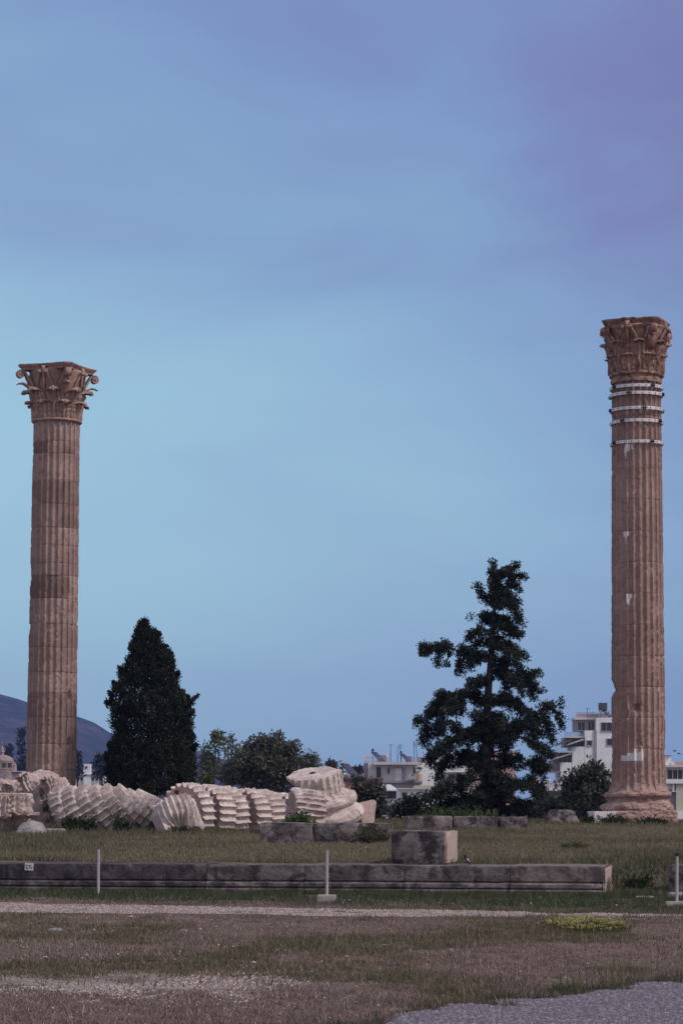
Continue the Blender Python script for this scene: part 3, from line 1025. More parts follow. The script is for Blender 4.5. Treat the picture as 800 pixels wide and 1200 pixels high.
def post(label, px, top, bot, y, w, foot=None, cap=False, footless_drop=.1):
    c = P(px, bot, y)
    g = float(ground_z(c.x, y))
    o = thing('barrier_post', label, 'post', (c.x, y, g))
    h = (bot - top) * y / F
    b = MB()
    r = w * y / F / 2
    z0 = foot[1] - .01 if foot else -.1
    b.tube([(0, 0, z0), (0, 0, h * .5), (0.004, 0, h)], [r, r, r * .96], 10)
    b.build('pole', M_POST, o, False)
    if cap:
        b = MB(); b.tube([(0.004, 0, h - .02), (.004, 0, h + .02), (.004, 0, h + .035)], [r * 1.4, r * 1.4, r * .8], 10); b.build('cap', M_BLACKP, o)
    if foot:
        b = stone_box((foot[0], foot[0] * .8, foot[1]), int(px), .012, .006, .03, .02)
        b.build('foot_block', M_CONC, o)
    return o

post('pale bare post with no foot, standing before the left half of the wall', 115.5, 992, 1045, 44.2, 3.4)
post('pale post set in a squared concrete foot at the edge of the path', 383, 997, 1058, 40.9, 3.6, (.31, .125))
post('pale post with a black cap and flat concrete foot near the right edge', 792.5, 1002, 1062, 39.4, 3.4, (.34, .07), True)

c = P(34, 1012.8, 45.2)
sg = thing('notice_plate', 'small white notice plate fixed on top edge of the dark wall', 'sign', (c.x, wall_y(c.x) - .075, .46), (R(-3), R(4), YAW))
b = MB(); b.box((0, 0, 0), (.155, .012, .135)); b.build('plate', M_SIGN, sg)
b = MB()
for x, z, w, h in ((-.045, .018, .034, .016), (-.045, -.012, .022, .014), (-.048, -.032, .016, .016), (-.022, -.032, .016, .018), (.008, .016, .030, .018), (.012, -.012, .010, .034), (.036, .018, .026, .010), (.046, -.022, .016, .028)):
    b.box((x, -.0075, z), (w, .003, h))
b.build('lettering', M_INK, sg)

# magpie beside the block on the wall
M_BIRD = paint_mat('black plumage', (.018, .018, .024), .5)
M_BIRDW = paint_mat('white plumage', (.62, .62, .64), .7)
c = P(544, 1008.5, 44.6)
mg = thing('magpie', 'black and white magpie beside the block on the wall', 'bird', (c.x, 44.7, .548), (0, R(-38), R(205)))
mg.scale = (.62, .62, .62)
b = MB()
# head at +x, tail at -x: one continuous body
ax_ = np.array([(-.27, 0, .045), (-.20, 0, .055), (-.13, 0, .07), (-.08, 0, .09), (-.03, 0, .105), (.03, 0, .12), (.065, 0, .145), (.085, 0, .168), (.108, 0, .172), (.122, 0, .168), (.135, 0, .163), (.155, 0, .158)])
b.tube(ax_, [.012, .016, .02, .036, .052, .05, .036, .03, .029, .022, .011, .003], 12)
for s in (-1, 1):
    b.tube([(0.0, s * .02, .07), (-.005, s * .022, .03), (0, s * .022, -.03)], [.008, .005, .004], 6)
b.build('body', M_BIRD, mg, True)
for s in (-1, 1):
    b = MB(); b.tube([(.03, s * .044, .125), (-.02, s * .052, .115), (-.08, s * .036, .10), (-.12, s * .016, .085)], [.01, .022, .016, .004], 8)
    b.build('wing', M_BIRDW, mg, True)
b = MB(); b.tube([(.045, 0, .095), (0, 0, .072), (-.05, 0, .068)], [.012, .028, .012], 10); b.build('belly', M_BIRDW, mg, True)

# two birds far off above the building at the right
for k, (px, py, lab, rz) in enumerate(((789.8, 880.2, 'tiny dark bird in flight, higher and left of its companion', .3), (794.8, 883.5, 'tiny dark bird in flight, lower and right of its companion', -.5))):
    o = thing('flying_bird', lab, 'bird', P(px, py, 150), (0, R(10), rz), 'birds over the flat roofed building')
    b = MB()
    b.tube([(-.09, 0, 0), (-.04, 0, 0), (.03, 0, .01), (.08, 0, .015), (.11, 0, .012)], [.008, .025, .03, .02, .004], 8)
    for s in (-1, 1):
        v = [(.04, s * .02, .02), (-.03, s * .02, .018), (-.03, s * .12, .06), (.035, s * .12, .065), (-.05, s * .22, .03)]
        v2 = [(a, q, z - .006) for a, q, z in v]
        b.add(v + v2, [(0, 1, 2, 3), (3, 2, 4), (8, 7, 6, 5), (9, 7, 8), (0, 5, 6, 1), (1, 6, 7, 2), (2, 7, 9, 4), (4, 9, 8, 3), (3, 8, 5, 0)])
    b.build('body', M_BIRD, o)

# ------------------------------------------------------------------ foliage
M_LEAF = leaf_mat('leaves', .15)
M_LEAF2 = leaf_mat('grass blades', .3)
def bark_mat():
    return stone_mat('bark', (.055, .047, .045), (.09, .076, .07), (.03, .026, .025), 3, .5, .65, True, .03)
M_BARK = bark_mat()


def leaves(centers, radii, n_per, size, cols, seed, flat=1.0, up=0.0, aspect=2.2):
    """diamond leaves spread through small clumps -> verts [n*4,3], colours"""
    rg = np.random.default_rng(seed)
    centers = np.asarray(centers, float)
    n = len(centers) * n_per
    c = np.repeat(centers, n_per, 0)
    r = np.repeat(np.broadcast_to(radii, (len(centers),)), n_per)
    d = rg.normal(size=(n, 3)); d /= np.linalg.norm(d, axis=1)[:, None]
    q = r * rg.random(n) ** .45
    d[:, 2] *= flat
    p = c + d * q[:, None]
    u = rg.normal(size=(n, 3)) + d * .8; u[:, 2] += up
    u /= np.linalg.norm(u, axis=1)[:, None]
    w = np.cross(u, rg.normal(size=(n, 3))); w /= np.linalg.norm(w, axis=1)[:, None]
    s = size * (.6 + .8 * rg.random(n))[:, None]
    v = np.stack([p, p + u * s * .5 + w * s / aspect * .5, p + u * s, p + u * s * .5 - w * s / aspect * .5], 1)
    cols = np.asarray(cols, float)
    cl = cols[rg.integers(0, len(cols), len(centers))]              # each clump has its own green
    cl = np.repeat(cl, n_per, 0) * (.75 + .5 * rg.random((n, 1)))
    return v.reshape(-1, 3), np.repeat(cl, 4, 0)


def crown(name, parent, cl, rad, n_per, size, cols, seed, **kw):
    v, c = leaves(cl, rad, n_per, size, cols, seed, **kw)
    return raw_mesh(name, v, 4, M_LEAF, c, parent)


DARK = [(.034, .042, .036), (.024, .031, .030), (.050, .060, .044), (.030, .038, .036), (.062, .074, .052)]
OLIVE = [(.125, .135, .105), (.095, .105, .085), (.165, .175, .14), (.07, .08, .065)]
GREY = [(.14, .15, .12), (.11, .12, .095), (.18, .185, .155)]
POPL = [(.125, .15, .075), (.095, .12, .065), (.16, .175, .10)]
SHRUB = [(.075, .085, .068), (.055, .065, .054), (.10, .105, .088)]

# ---- the ragged tall tree
YT = 95.0
kT = YT / F
gx = (570 - 400) * kT
tz = 0.80
tree = thing('conifer_tree', 'tall ragged dark conifer with drooping boughs and gaps, left of the banded column', 'tree', (gx, YT, tz))
def TZ(zx, zy):       # a point traced on the enlarged photograph -> local x, z of the tree
    px, py = 470 + zx / 3.529, 640 + zy / 3.529
    return (px - 400) * kT - gx, EYE - (py - 940) * kT - tz
sZ = kT / 3.529
def trunk(parent, pts, radii, mat=M_BARK, limbs=()):
    b = MB()
    b.tube(pts, radii, 10)
    for lp, lr in limbs: b.tube(lp, lr, 6)
    b.rough(.02, 3, 3)
    return b.build('trunk', mat, parent, True)
limbs = [
    ([(385, 190), (380, 120), (372, 68)], 15, 0), ([(383, 150), (430, 105), (482, 74)], 14, .2), ([(420, 110), (460, 125), (507, 131)], 12, -.2), ([(450, 125), (470, 150), (488, 186)], 10, .1), ([(384, 180), (420, 165), (455, 160)], 16, .2), ([(383, 210), (430, 195), (460, 215)], 18, -.2),
    ([(380, 130), (410, 115), (450, 112)], 18, -.1),
    ([(382, 240), (340, 212), (314, 155)], 12, .1), ([(385, 190), (395, 200), (400, 240)], 26, 0), ([(382, 240), (430, 232), (472, 235)], 24, -.3), ([(440, 240), (475, 280), (490, 325)], 15, -.3),
    ([(380, 310), (340, 285), (295, 286)], 20, .3), ([(380, 350), (330, 350), (275, 372)], 20, -.2), ([(300, 365), (282, 390), (275, 385)], 12, 0), ([(380, 400), (320, 395), (290, 430)], 18, .2),
    ([(382, 300), (430, 310), (485, 360)], 24, .2), ([(382, 330), (440, 350), (498, 368)], 16, -.2), ([(380, 280), (360, 300), (345, 330)], 26, .5), ([(380, 380), (430, 400), (480, 420)], 22, .5),
    ([(372, 455), (300, 455), (230, 428), (180, 412), (90, 418)], 23, .15), ([(180, 412), (130, 430), (88, 440), (86, 410)], 13, .1), ([(165, 430), (150, 470), (150, 503)], 13, .1), ([(205, 440), (190, 470), (188, 490)], 9, .1), ([(245, 455), (240, 490), (245, 525)], 17, .2), ([(300, 460), (290, 490), (280, 510)], 18, -.1),
    ([(378, 420), (440, 440), (508, 462)], 24, -.3), ([(378, 470), (440, 480), (500, 500)], 20, .3),
    ([(375, 520), (460, 530), (530, 535), (574, 520)], 24, .2), ([(520, 540), (555, 580), (580, 600)], 17, .2), ([(530, 560), (545, 600), (552, 632)], 15, .2), ([(450, 540), (480, 580), (500, 610)], 20, -.4), ([(420, 480), (440, 540), (440, 600)], 22, .4),
    ([(366, 560), (310, 570), (270, 600)], 24, -.2), ([(366, 540), (330, 560), (285, 555)], 18, .3),
    ([(360, 640), (280, 620), (210, 620), (150, 618)], 28, .2), ([(210, 625), (140, 665), (60, 735)], 24, .2), ([(120, 680), (95, 760), (95, 815)], 18, .2), ([(150, 660), (150, 740), (120, 830)], 26, .3), ([(250, 630), (200, 680), (170, 760)], 32, -.2), ([(220, 640), (230, 700), (220, 760)], 30, 0),
    ([(360, 660), (440, 650), (515, 690)], 28, -.3), ([(380, 640), (430, 620), (490, 650)], 22, .4), ([(362, 700), (330, 690), (290, 700)], 24, -.5),
    ([(372, 760), (470, 760), (540, 715), (600, 668), (668, 645)], 22, .3), ([(540, 700), (555, 690), (610, 650)], 18, .2), ([(635, 672), (665, 705), (676, 748)], 12, .3), ([(590, 700), (610, 740), (632, 805)], 17, .3), ([(560, 715), (570, 770), (600, 780)], 14, .2), ([(530, 720), (540, 780), (560, 830)], 17, -.2),
    ([(360, 800), (470, 780), (560, 820), (605, 870)], 28, -.3), ([(358, 780), (250, 790), (160, 830), (110, 900)], 32, -.2), ([(358, 760), (440, 740), (500, 760)], 34, -.5),
    ([(352, 870), (240, 870), (165, 915), (145, 950)], 26, .3), ([(352, 900), (470, 880), (560, 910), (590, 945)], 32, .2), ([(350, 960), (230, 980), (150, 1020), (120, 1050)], 32, -.1), ([(350, 980), (470, 980), (540, 1010), (570, 1040)], 30, -.3),
    ([(350, 1040), (240, 1050), (160, 1080), (125, 1110)], 30, .2), ([(350, 1050), (450, 1060), (540, 1090), (560, 1150)], 36, .3), ([(350, 1080), (280, 1090), (200, 1120)], 34, -.4), ([(480, 1080), (560, 1110), (570, 1150)], 26, 0),
    ([(350, 900), (300, 930), (280, 980)], 34, -.5), ([(350, 940), (410, 960), (440, 1020)], 34, -.6), ([(350, 860), (390, 850), (450, 830)], 30, .6), ([(340, 720), (320, 760), (300, 820)], 34, .6), ([(350, 680), (400, 720), (440, 800)], 30, -.5), ([(350, 840), (300, 860), (240, 900)], 28, .6), ([(350, 1000), (330, 1040), (300, 1090)], 36, -.6), ([(350, 1000), (400, 1050), (430, 1100)], 36, .5),
    ([(540, 880), (590, 900), (600, 930)], 22, .1), ([(530, 960), (580, 990), (585, 1030)], 22, .1),
]
cl, cr, tb = [], [], []
for pts, r_, dep in limbs:
    q = np.array(pts, float)
    seg = np.r_[0, np.cumsum(np.hypot(*np.diff(q, axis=0).T))]
    m = max(3, int(seg[-1] / 7.5))
    s_ = np.linspace(0, seg[-1], m)
    xx, yy = np.interp(s_, seg, q[:, 0]), np.interp(s_, seg, q[:, 1])
    reach = np.abs(xx - 365) * sZ
    lim3 = []
    for k in range(m):
        X, Z = TZ(xx[k], yy[k])
        yd = dep * (reach[k] + .5)
        lim3.append((X, yd, Z))
        taper = r_ * (1.0 if k < m * .7 else .75)
        for _ in range(2 + int(taper * taper / 190)):
            an, rad = random.uniform(0, 6.283), taper * sZ * math.sqrt(random.random()) * 1.02
            q3 = np.array([X + rad * math.cos(an), yd + random.gauss(0, taper * sZ * .8), Z + rad * math.sin(an)])
            if fbm(np.array([q3[0] * 2.6, q3[1] * .8, q3[2] * 2.6]), 77, 2) > .20 + .08 * random.random() and yy[k] > 200: continue
            cl.append(q3)
            cr.append(random.uniform(.09, .19))
    tb.append((np.array(lim3)[::max(1, m // 5)], None))
tr = [TZ(x, y) for x, y in ((352, 1150), (352, 1000), (350, 860), (352, 720), (362, 560), (376, 400), (384, 250), (380, 120))]
tr3 = [(x, 0, z) for x, z in tr]
lm = []
for l3, _ in tb:
    if len(l3) > 1:
        lm.append((l3, np.linspace(.05, .010, len(l3))))
trunk(tree, tr3, [.30, .22, .19, .16, .13, .10, .07, .03], M_BARK, lm)
crown('crown', tree, cl, np.array(cr), 34, .085, DARK, 5, flat=.85, up=.1, aspect=1.9)

# ---- the dense pointed tree
YT2 = 93.0
k2 = YT2 / F
g2 = (178 - 400) * k2
cyp = thing('cypress_tree', 'dense dark conical cypress behind the fallen drums, right of the left column', 'tree', (g2, YT2, .84))
prof = [(100, 300, 312), (125, 285, 325), (150, 272, 330), (175, 245, 392), (200, 236, 408), (225, 232, 405), (250, 228, 425), (270, 222, 445), (300, 220, 478), (350, 195, 490), (400, 165, 512), (450, 150, 520), (500, 115, 522), (550, 90, 545), (600, 85, 590), (650, 95, 598), (700, 102, 600), (750, 112, 605), (800, 120, 606), (850, 95, 614), (900, 78, 622), (1000, 70, 628), (1100, 60, 632), (1150, 60, 632)]
pa = np.array(prof, float)
cl, cr = [], []
def Z2(zx, zy): return (110 + zx / 5.214 - 400) * k2 - g2, EYE - (710 + zy / 5.214 - 940) * k2 - .84
for k in range(3000):
    y = random.uniform(0, 1) ** .8 * 1050 + 100
    xl, xr = np.interp(y, pa[:, 0], pa[:, 1]), np.interp(y, pa[:, 0], pa[:, 2])
    n1 = float(noise(np.array([xl * .01, y * .035, 2.2]), 4)) * 12
    cx, hw = (xl + xr) / 2, max(6, (xr - xl) / 2 - 9 + n1)
    an = random.uniform(0, 6.283)
    rr = math.sqrt(random.random()) if random.random() < .35 else random.uniform(.8, 1.0)
    if math.cos(an) < -.2 and 380 < y < 780 and noise(np.array([math.cos(an) * 9, y * .045, math.sin(an) * 2]), 9) > .34: continue
    X, Z = Z2(cx + hw * rr * math.cos(an), y)
    cl.append((X, hw * rr * math.sin(an) / 5.214 * k2, Z)); cr.append(random.uniform(.10, .19))
for (x0, y0, x1, y1, w) in ((303, 160, 306, 104, 7), (375, 200, 372, 152, 8), (388, 190, 398, 165, 5), (320, 180, 326, 138, 6), (415, 280, 440, 246, 8), (465, 320, 468, 292, 7), (165, 430, 162, 378, 7), (505, 430, 514, 408, 6), (135, 510, 128, 470, 7), (105, 570, 102, 530, 7), (560, 640, 632, 545, 12), (560, 600, 575, 548, 9), (520, 580, 528, 540, 9), (590, 680, 606, 640, 7), (95, 600, 76, 592, 8), (600, 820, 612, 780, 8), (105, 900, 97, 840, 8), (610, 880, 622, 850, 7), (240, 240, 225, 270, 6), (85, 950, 70, 905, 7)):
    for t in np.linspace(0, 1, 10):
        X, Z = Z2(x0 + (x1 - x0) * t, y0 + (y1 - y0) * t)
        cl.append((X + random.gauss(0, .03), random.gauss(0, .12), Z)); cr.append(w / 5.214 * k2 * (1.25 - .8 * t))
trunk(cyp, [(0, 0, -.2), (0, 0, 1.5), (.02, 0, 4.2)], [.3, .22, .05])
crown('crown', cyp, cl, np.array(cr), 34, .10, [tuple(x * .82 for x in c_) for c_ in DARK], 6, flat=1.2, up=.8, aspect=2.4)


def bushy_tree(name, label, cat, y, blobs, cols, seed, size, n_sub, n_per, sub=(.25, .45), trunk_px=None, group=None, base=None, up=0.0):
    """blobs (px, py, r in px) of the crown; each is a full clump with its own depth"""
    k_ = y / F
    bx = sum(b_[0] for b_ in blobs) / len(blobs) if trunk_px is None else trunk_px
    gx_ = (bx - 400) * k_
    gz_ = float(ground_z(gx_, y)) if base is None else base
    o = thing(name, label, cat, (gx_, y, gz_), group=group)
    rg = np.random.default_rng(seed)
    cl, cr, lm = [], [], []
    for (px, py, r_) in blobs:
        c_ = np.array([(px - 400) * k_ - gx_, rg.normal(0, .5) * r_ * k_, EYE - (py - 940) * k_ - gz_])
        rr = r_ * k_
        m = max(6, int(n_sub * (r_ / 14) ** 2))
        d = rg.normal(size=(m, 3)); d /= np.linalg.norm(d, axis=1)[:, None]
        cl.append(c_ + d * (rr * rg.random(m) ** .45)[:, None] * np.array([1, 1, .92]))
        cr.append(np.full(m, 1.0) * rg.uniform(sub[0], sub[1], m))
        lm.append((np.array([(0, 0, max(.2, c_[2] * .35)), c_ * np.array([.5, .5, .75]), c_]), [.09, .06, .02]))
    zmin = min(EYE - (b_[1] - 940) * k_ - gz_ for b_ in blobs)
    trunk(o, [(0, 0, -.3), (0.03, 0, zmin * .5), (0, 0, zmin + .3)], [.2, .15, .1], M_BARK, lm)
    crown('crown', o, np.concatenate(cl), np.concatenate(cr), n_per, size, cols, seed, aspect=2.0, up=up)
    return o

bushy_tree('olive_tree', 'broad grey green olive tree behind the receding drums', 'tree', 125, [(318, 872, 15), (300, 876, 13), (338, 880, 14), (285, 892, 16), (308, 895, 20), (335, 897, 20), (355, 894, 12), (272, 905, 16), (325, 912, 22), (352, 908, 16), (366, 906, 9), (298, 912, 18), (366, 890, 6), (318, 884, 18)], OLIVE, 31, .15, 30, 34, (.20, .40))
bushy_tree('poplar_tree', 'slim pale green tree nearest the right side of the dense cypress', 'tree', 130, [(252, 866, 6), (255, 862, 4), (246, 874, 8), (243, 884, 9), (240, 895, 10), (238, 908, 10), (248, 892, 9), (250, 906, 10), (233, 915, 8), (258, 870, 5)], POPL, 32, .17, 18, 20, (.2, .36), 244, up=.6)
bushy_tree('poplar_tree', 'sparse silvery tree between the slim pale tree and the broad olive', 'tree', 134, [(273, 866, 6), (268, 872, 7), (276, 876, 7), (264, 882, 7), (272, 888, 9), (262, 896, 8), (258, 908, 8), (272, 902, 9)], GREY, 33, .15, 13, 16, (.18, .3), 266, up=.5)
bushy_tree('olive_tree', 'small brownish tree top showing above the tilted disc', 'tree', 170, [(388, 897, 5), (384, 902, 5), (393, 899, 6), (375, 899, 7), (368, 893, 5)], [(.085, .07, .06), (.06, .055, .05)], 34, .2, 14, 14, (.25, .4))
bushy_tree('shrub', 'rounded dark shrub right of the tilted column base', 'shrub', 105, [(428, 925, 12), (438, 924, 9), (443, 938, 12), (430, 942, 15), (450, 950, 11), (438, 955, 13), (418, 918, 8), (425, 955, 12)], SHRUB, 35, .17, 24, 22, (.2, .36))
bushy_tree('shrub', 'darker spiky shrub close to the left side of the ragged conifer', 'shrub', 103, [(482, 938, 9), (474, 946, 11), (490, 942, 9), (466, 952, 10), (486, 953, 10), (497, 936, 6), (500, 948, 8), (508, 955, 8)], DARK, 36, .15, 22, 22, (.16, .3))
bushy_tree('olive_tree', 'rounded grey green tree beside the foot of the banded column', 'tree', 112, [(698, 899, 9), (688, 906, 12), (704, 910, 13), (676, 914, 12), (694, 921, 17), (672, 926, 13), (708, 928, 12), (684, 938, 17), (703, 942, 14), (662, 920, 9), (668, 940, 12), (690, 953, 14), (708, 953, 10)], SHRUB, 37, .18, 24, 22, (.2, .36))
bushy_tree('shrub', 'low dark thicket right of the ragged conifer, above the grey boulder', 'shrub', 108, [(642, 938, 8), (650, 946, 10), (640, 953, 10), (660, 950, 9), (632, 948, 9), (652, 958, 8), (668, 956, 9)], DARK, 38, .15, 20, 22, (.16, .3))
bushy_tree('cypress_tree', 'far slim dark cypress just left of the left column', 'tree', 760, [(26, 858, 2.2), (26, 865, 3), (25.5, 873, 3.5), (26, 882, 4), (26, 891, 5), (25, 900, 6), (24, 908, 7), (31, 900, 5)], [(.03, .04, .04)], 39, .9, 70, 16, (.9, 1.4), 26, base=-5, up=1.5)
bushy_tree('cypress_tree', 'short far cypress behind the domed church', 'tree', 780, [(11, 878, 1.8), (11, 884, 3), (12, 890, 4), (14, 898, 5), (18, 905, 6)], [(.03, .04, .04)], 40, .9, 70, 16, (.9, 1.4), 12, base=-5, up=1.5)
bushy_tree('cypress_tree', 'far dark tree between the left column and the small white tower', 'tree', 430, [(91, 885, 2), (91, 892, 3), (92, 900, 4), (92, 908, 4)], [(.03, .04, .04)], 41, .5, 60, 16, (.5, .8), 91, base=-5, up=1.5)
bushy_tree('dark_tree', 'far dark tree clump left of the dense conical cypress', 'tree', 400, [(117, 888, 3), (121, 892, 5), (114, 896, 5), (124, 902, 7), (117, 906, 6), (128, 894, 6)], [(.03, .04, .04)], 42, .5, 40, 16, (.5, .8), 120, base=-5)
bushy_tree('dark_tree', 'tiny far dark tree top seen over the pale tilted disc', 'tree', 300, [(388, 894, 3.4), (389.5, 896, 3), (386.5, 896.5, 3), (389, 902, 4)], [(.03, .04, .035)], 43, .3, 60, 18, (.25, .4), 388, base=-5)
for px, py, lab in ((416, 903, 'tiny far palm left of its twin, on the skyline'), (422, 902.5, 'tiny far palm with a fuller head, right of its twin on the skyline')):
    o = bushy_tree('palm_tree', lab, 'palm', 520, [(px, py, 1.9), (px, py - 1.0, 1.5), (px, py + 1, 1.6)], [(.05, .055, .05)], int(px), .7, 60, 14, (.25, .4), px, base=-5, group='far palms')
# vegetation inside the town that hides the feet of the houses
bushy_tree('dark_tree', 'dark green garden trees under the pale apartment block', 'tree', 160, [(420, 938, 10), (440, 946, 10), (460, 953, 9), (405, 945, 10), (480, 955, 8)], SHRUB, 44, .24, 22, 20, (.3, .5))
bushy_tree('dark_tree', 'dark trees below the stepped white apartment block', 'tree', 150, [(640, 942, 10), (655, 938, 10), (625, 950, 10), (670, 945, 10), (652, 951, 10), (610, 951, 9)], SHRUB, 45, .24, 22, 20, (.3, .5))
bushy_tree('dark_tree', 'dim trees seen low through the ragged conifer', 'tree', 150, [(520, 952, 10), (540, 953, 9), (560, 953, 9), (580, 953, 9), (600, 955, 9), (500, 955, 9)], SHRUB, 46, .24, 22, 20, (.3, .5))

# ---- leafy weeds and bushes among the ruins
def weed(label, px, py, y, w, h, cols, seed, n=60, size=.10, cat='plant', name='weed', zoff=0):
    c_ = P(px, py, y)
    o = thing(name, label, cat, (c_.x, y, (float(ground_z(c_.x, y)) if zoff == 0 else zoff)))
    rg = np.random.default_rng(seed)
    b_ = MB()
    cc = []
    for k in range(n):
        a = rg.uniform(0, 6.283); q = math.sqrt(rg.random())
        top = np.array([w / 2 * q * math.cos(a), w * .35 * q * math.sin(a), h * (1 - .55 * q * q) * rg.uniform(.55, 1.0)])
        b_.tube([(top[0] * .3, top[1] * .3, -.03), top * np.array([.7, .7, .6]), top], [.008, .006, .003], 4)
        for t in np.linspace(.25, 1, 4): cc.append(top * np.array([.3 + .7 * t, .3 + .7 * t, t]))
    b_.build('stem', M_BARK, o)
    v, cl_ = leaves(np.array(cc), size * .9, 5, size, cols, seed, up=.5, aspect=2.2)
    raw_mesh('foliage', v, 4, M_LEAF, cl_, o)
    return o
GR = [(.07, .11, .045), (.05, .085, .035), (.10, .13, .06)]
GRD = [(.035, .055, .03), (.025, .04, .025), (.05, .065, .035)]
weed('bright leafy bush growing between the drums and the tilted base', 350, 966, 68.0, .85, .62, GR, 1, 90, .12, 'bush', 'leafy_bush')
weed('dark weeds sprouting at the foot of the big broken block', 84, 975, 71.5, .5, .55, GRD, 2, 34)
weed('dark leafy weeds under the left leaning drums', 102, 977, 71.3, .8, .45, GRD, 3, 36)
weed('dark weeds in the gap below the middle of the left pile', 146, 978, 71.2, .5, .35, GRD, 4, 30)
weed('thin weeds hanging in the cracks of the left pile', 139, 968, 71.9, .5, .8, GRD, 5, 16, .06)
weed('grassy weeds in the hollow of the broken upright drum', 210, 976, 70.3, .8, .22, GRD, 6, 36, .07)
weed('wispy green weeds on the left of the blocks below the ragged tree', 517, 962, 78.6, 1.6, .68, GR, 7, 110, .09)
weed('wispy green weeds on the middle block below the ragged tree', 556, 962, 78.6, 2.0, .70, GR, 8, 120, .09)
weed('bright green weed clump on the grassy rise past the dark square block', 673, 1006, 54.0, .65, .20, [(.10, .12, .06), (.125, .14, .075)], 9, 50, .05)
weed('dark green clump in the hollow by the end of the wall', 748, 1036, 44.8, .55, .26, GRD, 10, 50, .06)
weed('small leafy clump at the left foot of the marble repair slab', 690, 965, 86, .8, .3, GRD, 11, 50, .08)
weed('leafy clump along the front of the worn column base', 716, 966, 85.4, 1.3, .33, GRD, 12, 70, .08)
weed('tall grass tuft at the right end of the long grey block', 437, 987, 59.8, .9, .42, [(.13, .12, .08), (.09, .09, .055)], 13, 70, .06)
weed('dull weeds at the right foot of the worn column base', 765, 967, 85.3, 1.4, .24, GRD, 14, 60, .08)
# ------------------------------------------------------------------ the town
M_WHITE = paint_mat('white render', (.86, .90, .90), .85, 0, .10, .35)
M_CREAM = paint_mat('cream render', (.70, .67, .66), .85, 0, .14, .35)
M_BEIGE = paint_mat('beige render', (.60, .60, .48), .85, 0, .08, .35)
M_GREYR = paint_mat('grey mauve render', (.34, .29, .31), .85, 0, .12, .35)
M_PINK = paint_mat('terracotta parapet', (.46, .31, .29), .85, 0, .12, .35)
M_RUST = paint_mat('rust red roof', (.23, .095, .085), .8, 0, .12, .5)
M_GLASS = paint_mat('dark window glass', (.035, .035, .05), .2, 0, .1, 1, .5)
M_FRAME = paint_mat('window frame', (.45, .44, .44), .6)
M_DKMET = paint_mat('dark railing metal', (.10, .095, .11), .6)
M_AWN = paint_mat('awning cloth', (.50, .46, .44), .9, 0, .1)
M_PANEL = paint_mat('solar panel', (.05, .05, .07), .3, 0, .1, 1, .5)
M_TANK = paint_mat('white water tank', (.75, .75, .76), .35, .1, .05)
M_BLUE = paint_mat('dark blue shop front', (.06, .06, .20), .7)
M_RED = paint_mat('dark red shop front', (.22, .055, .07), .7)
M_PLAST = paint_mat('pale violet plaster', (.42, .36, .42), .8)
M_DOME = stone_mat('church dome stone', (.30, .235, .22), (.40, .33, .31), (.13, .10, .10), .5, .5, .7, False, .02)


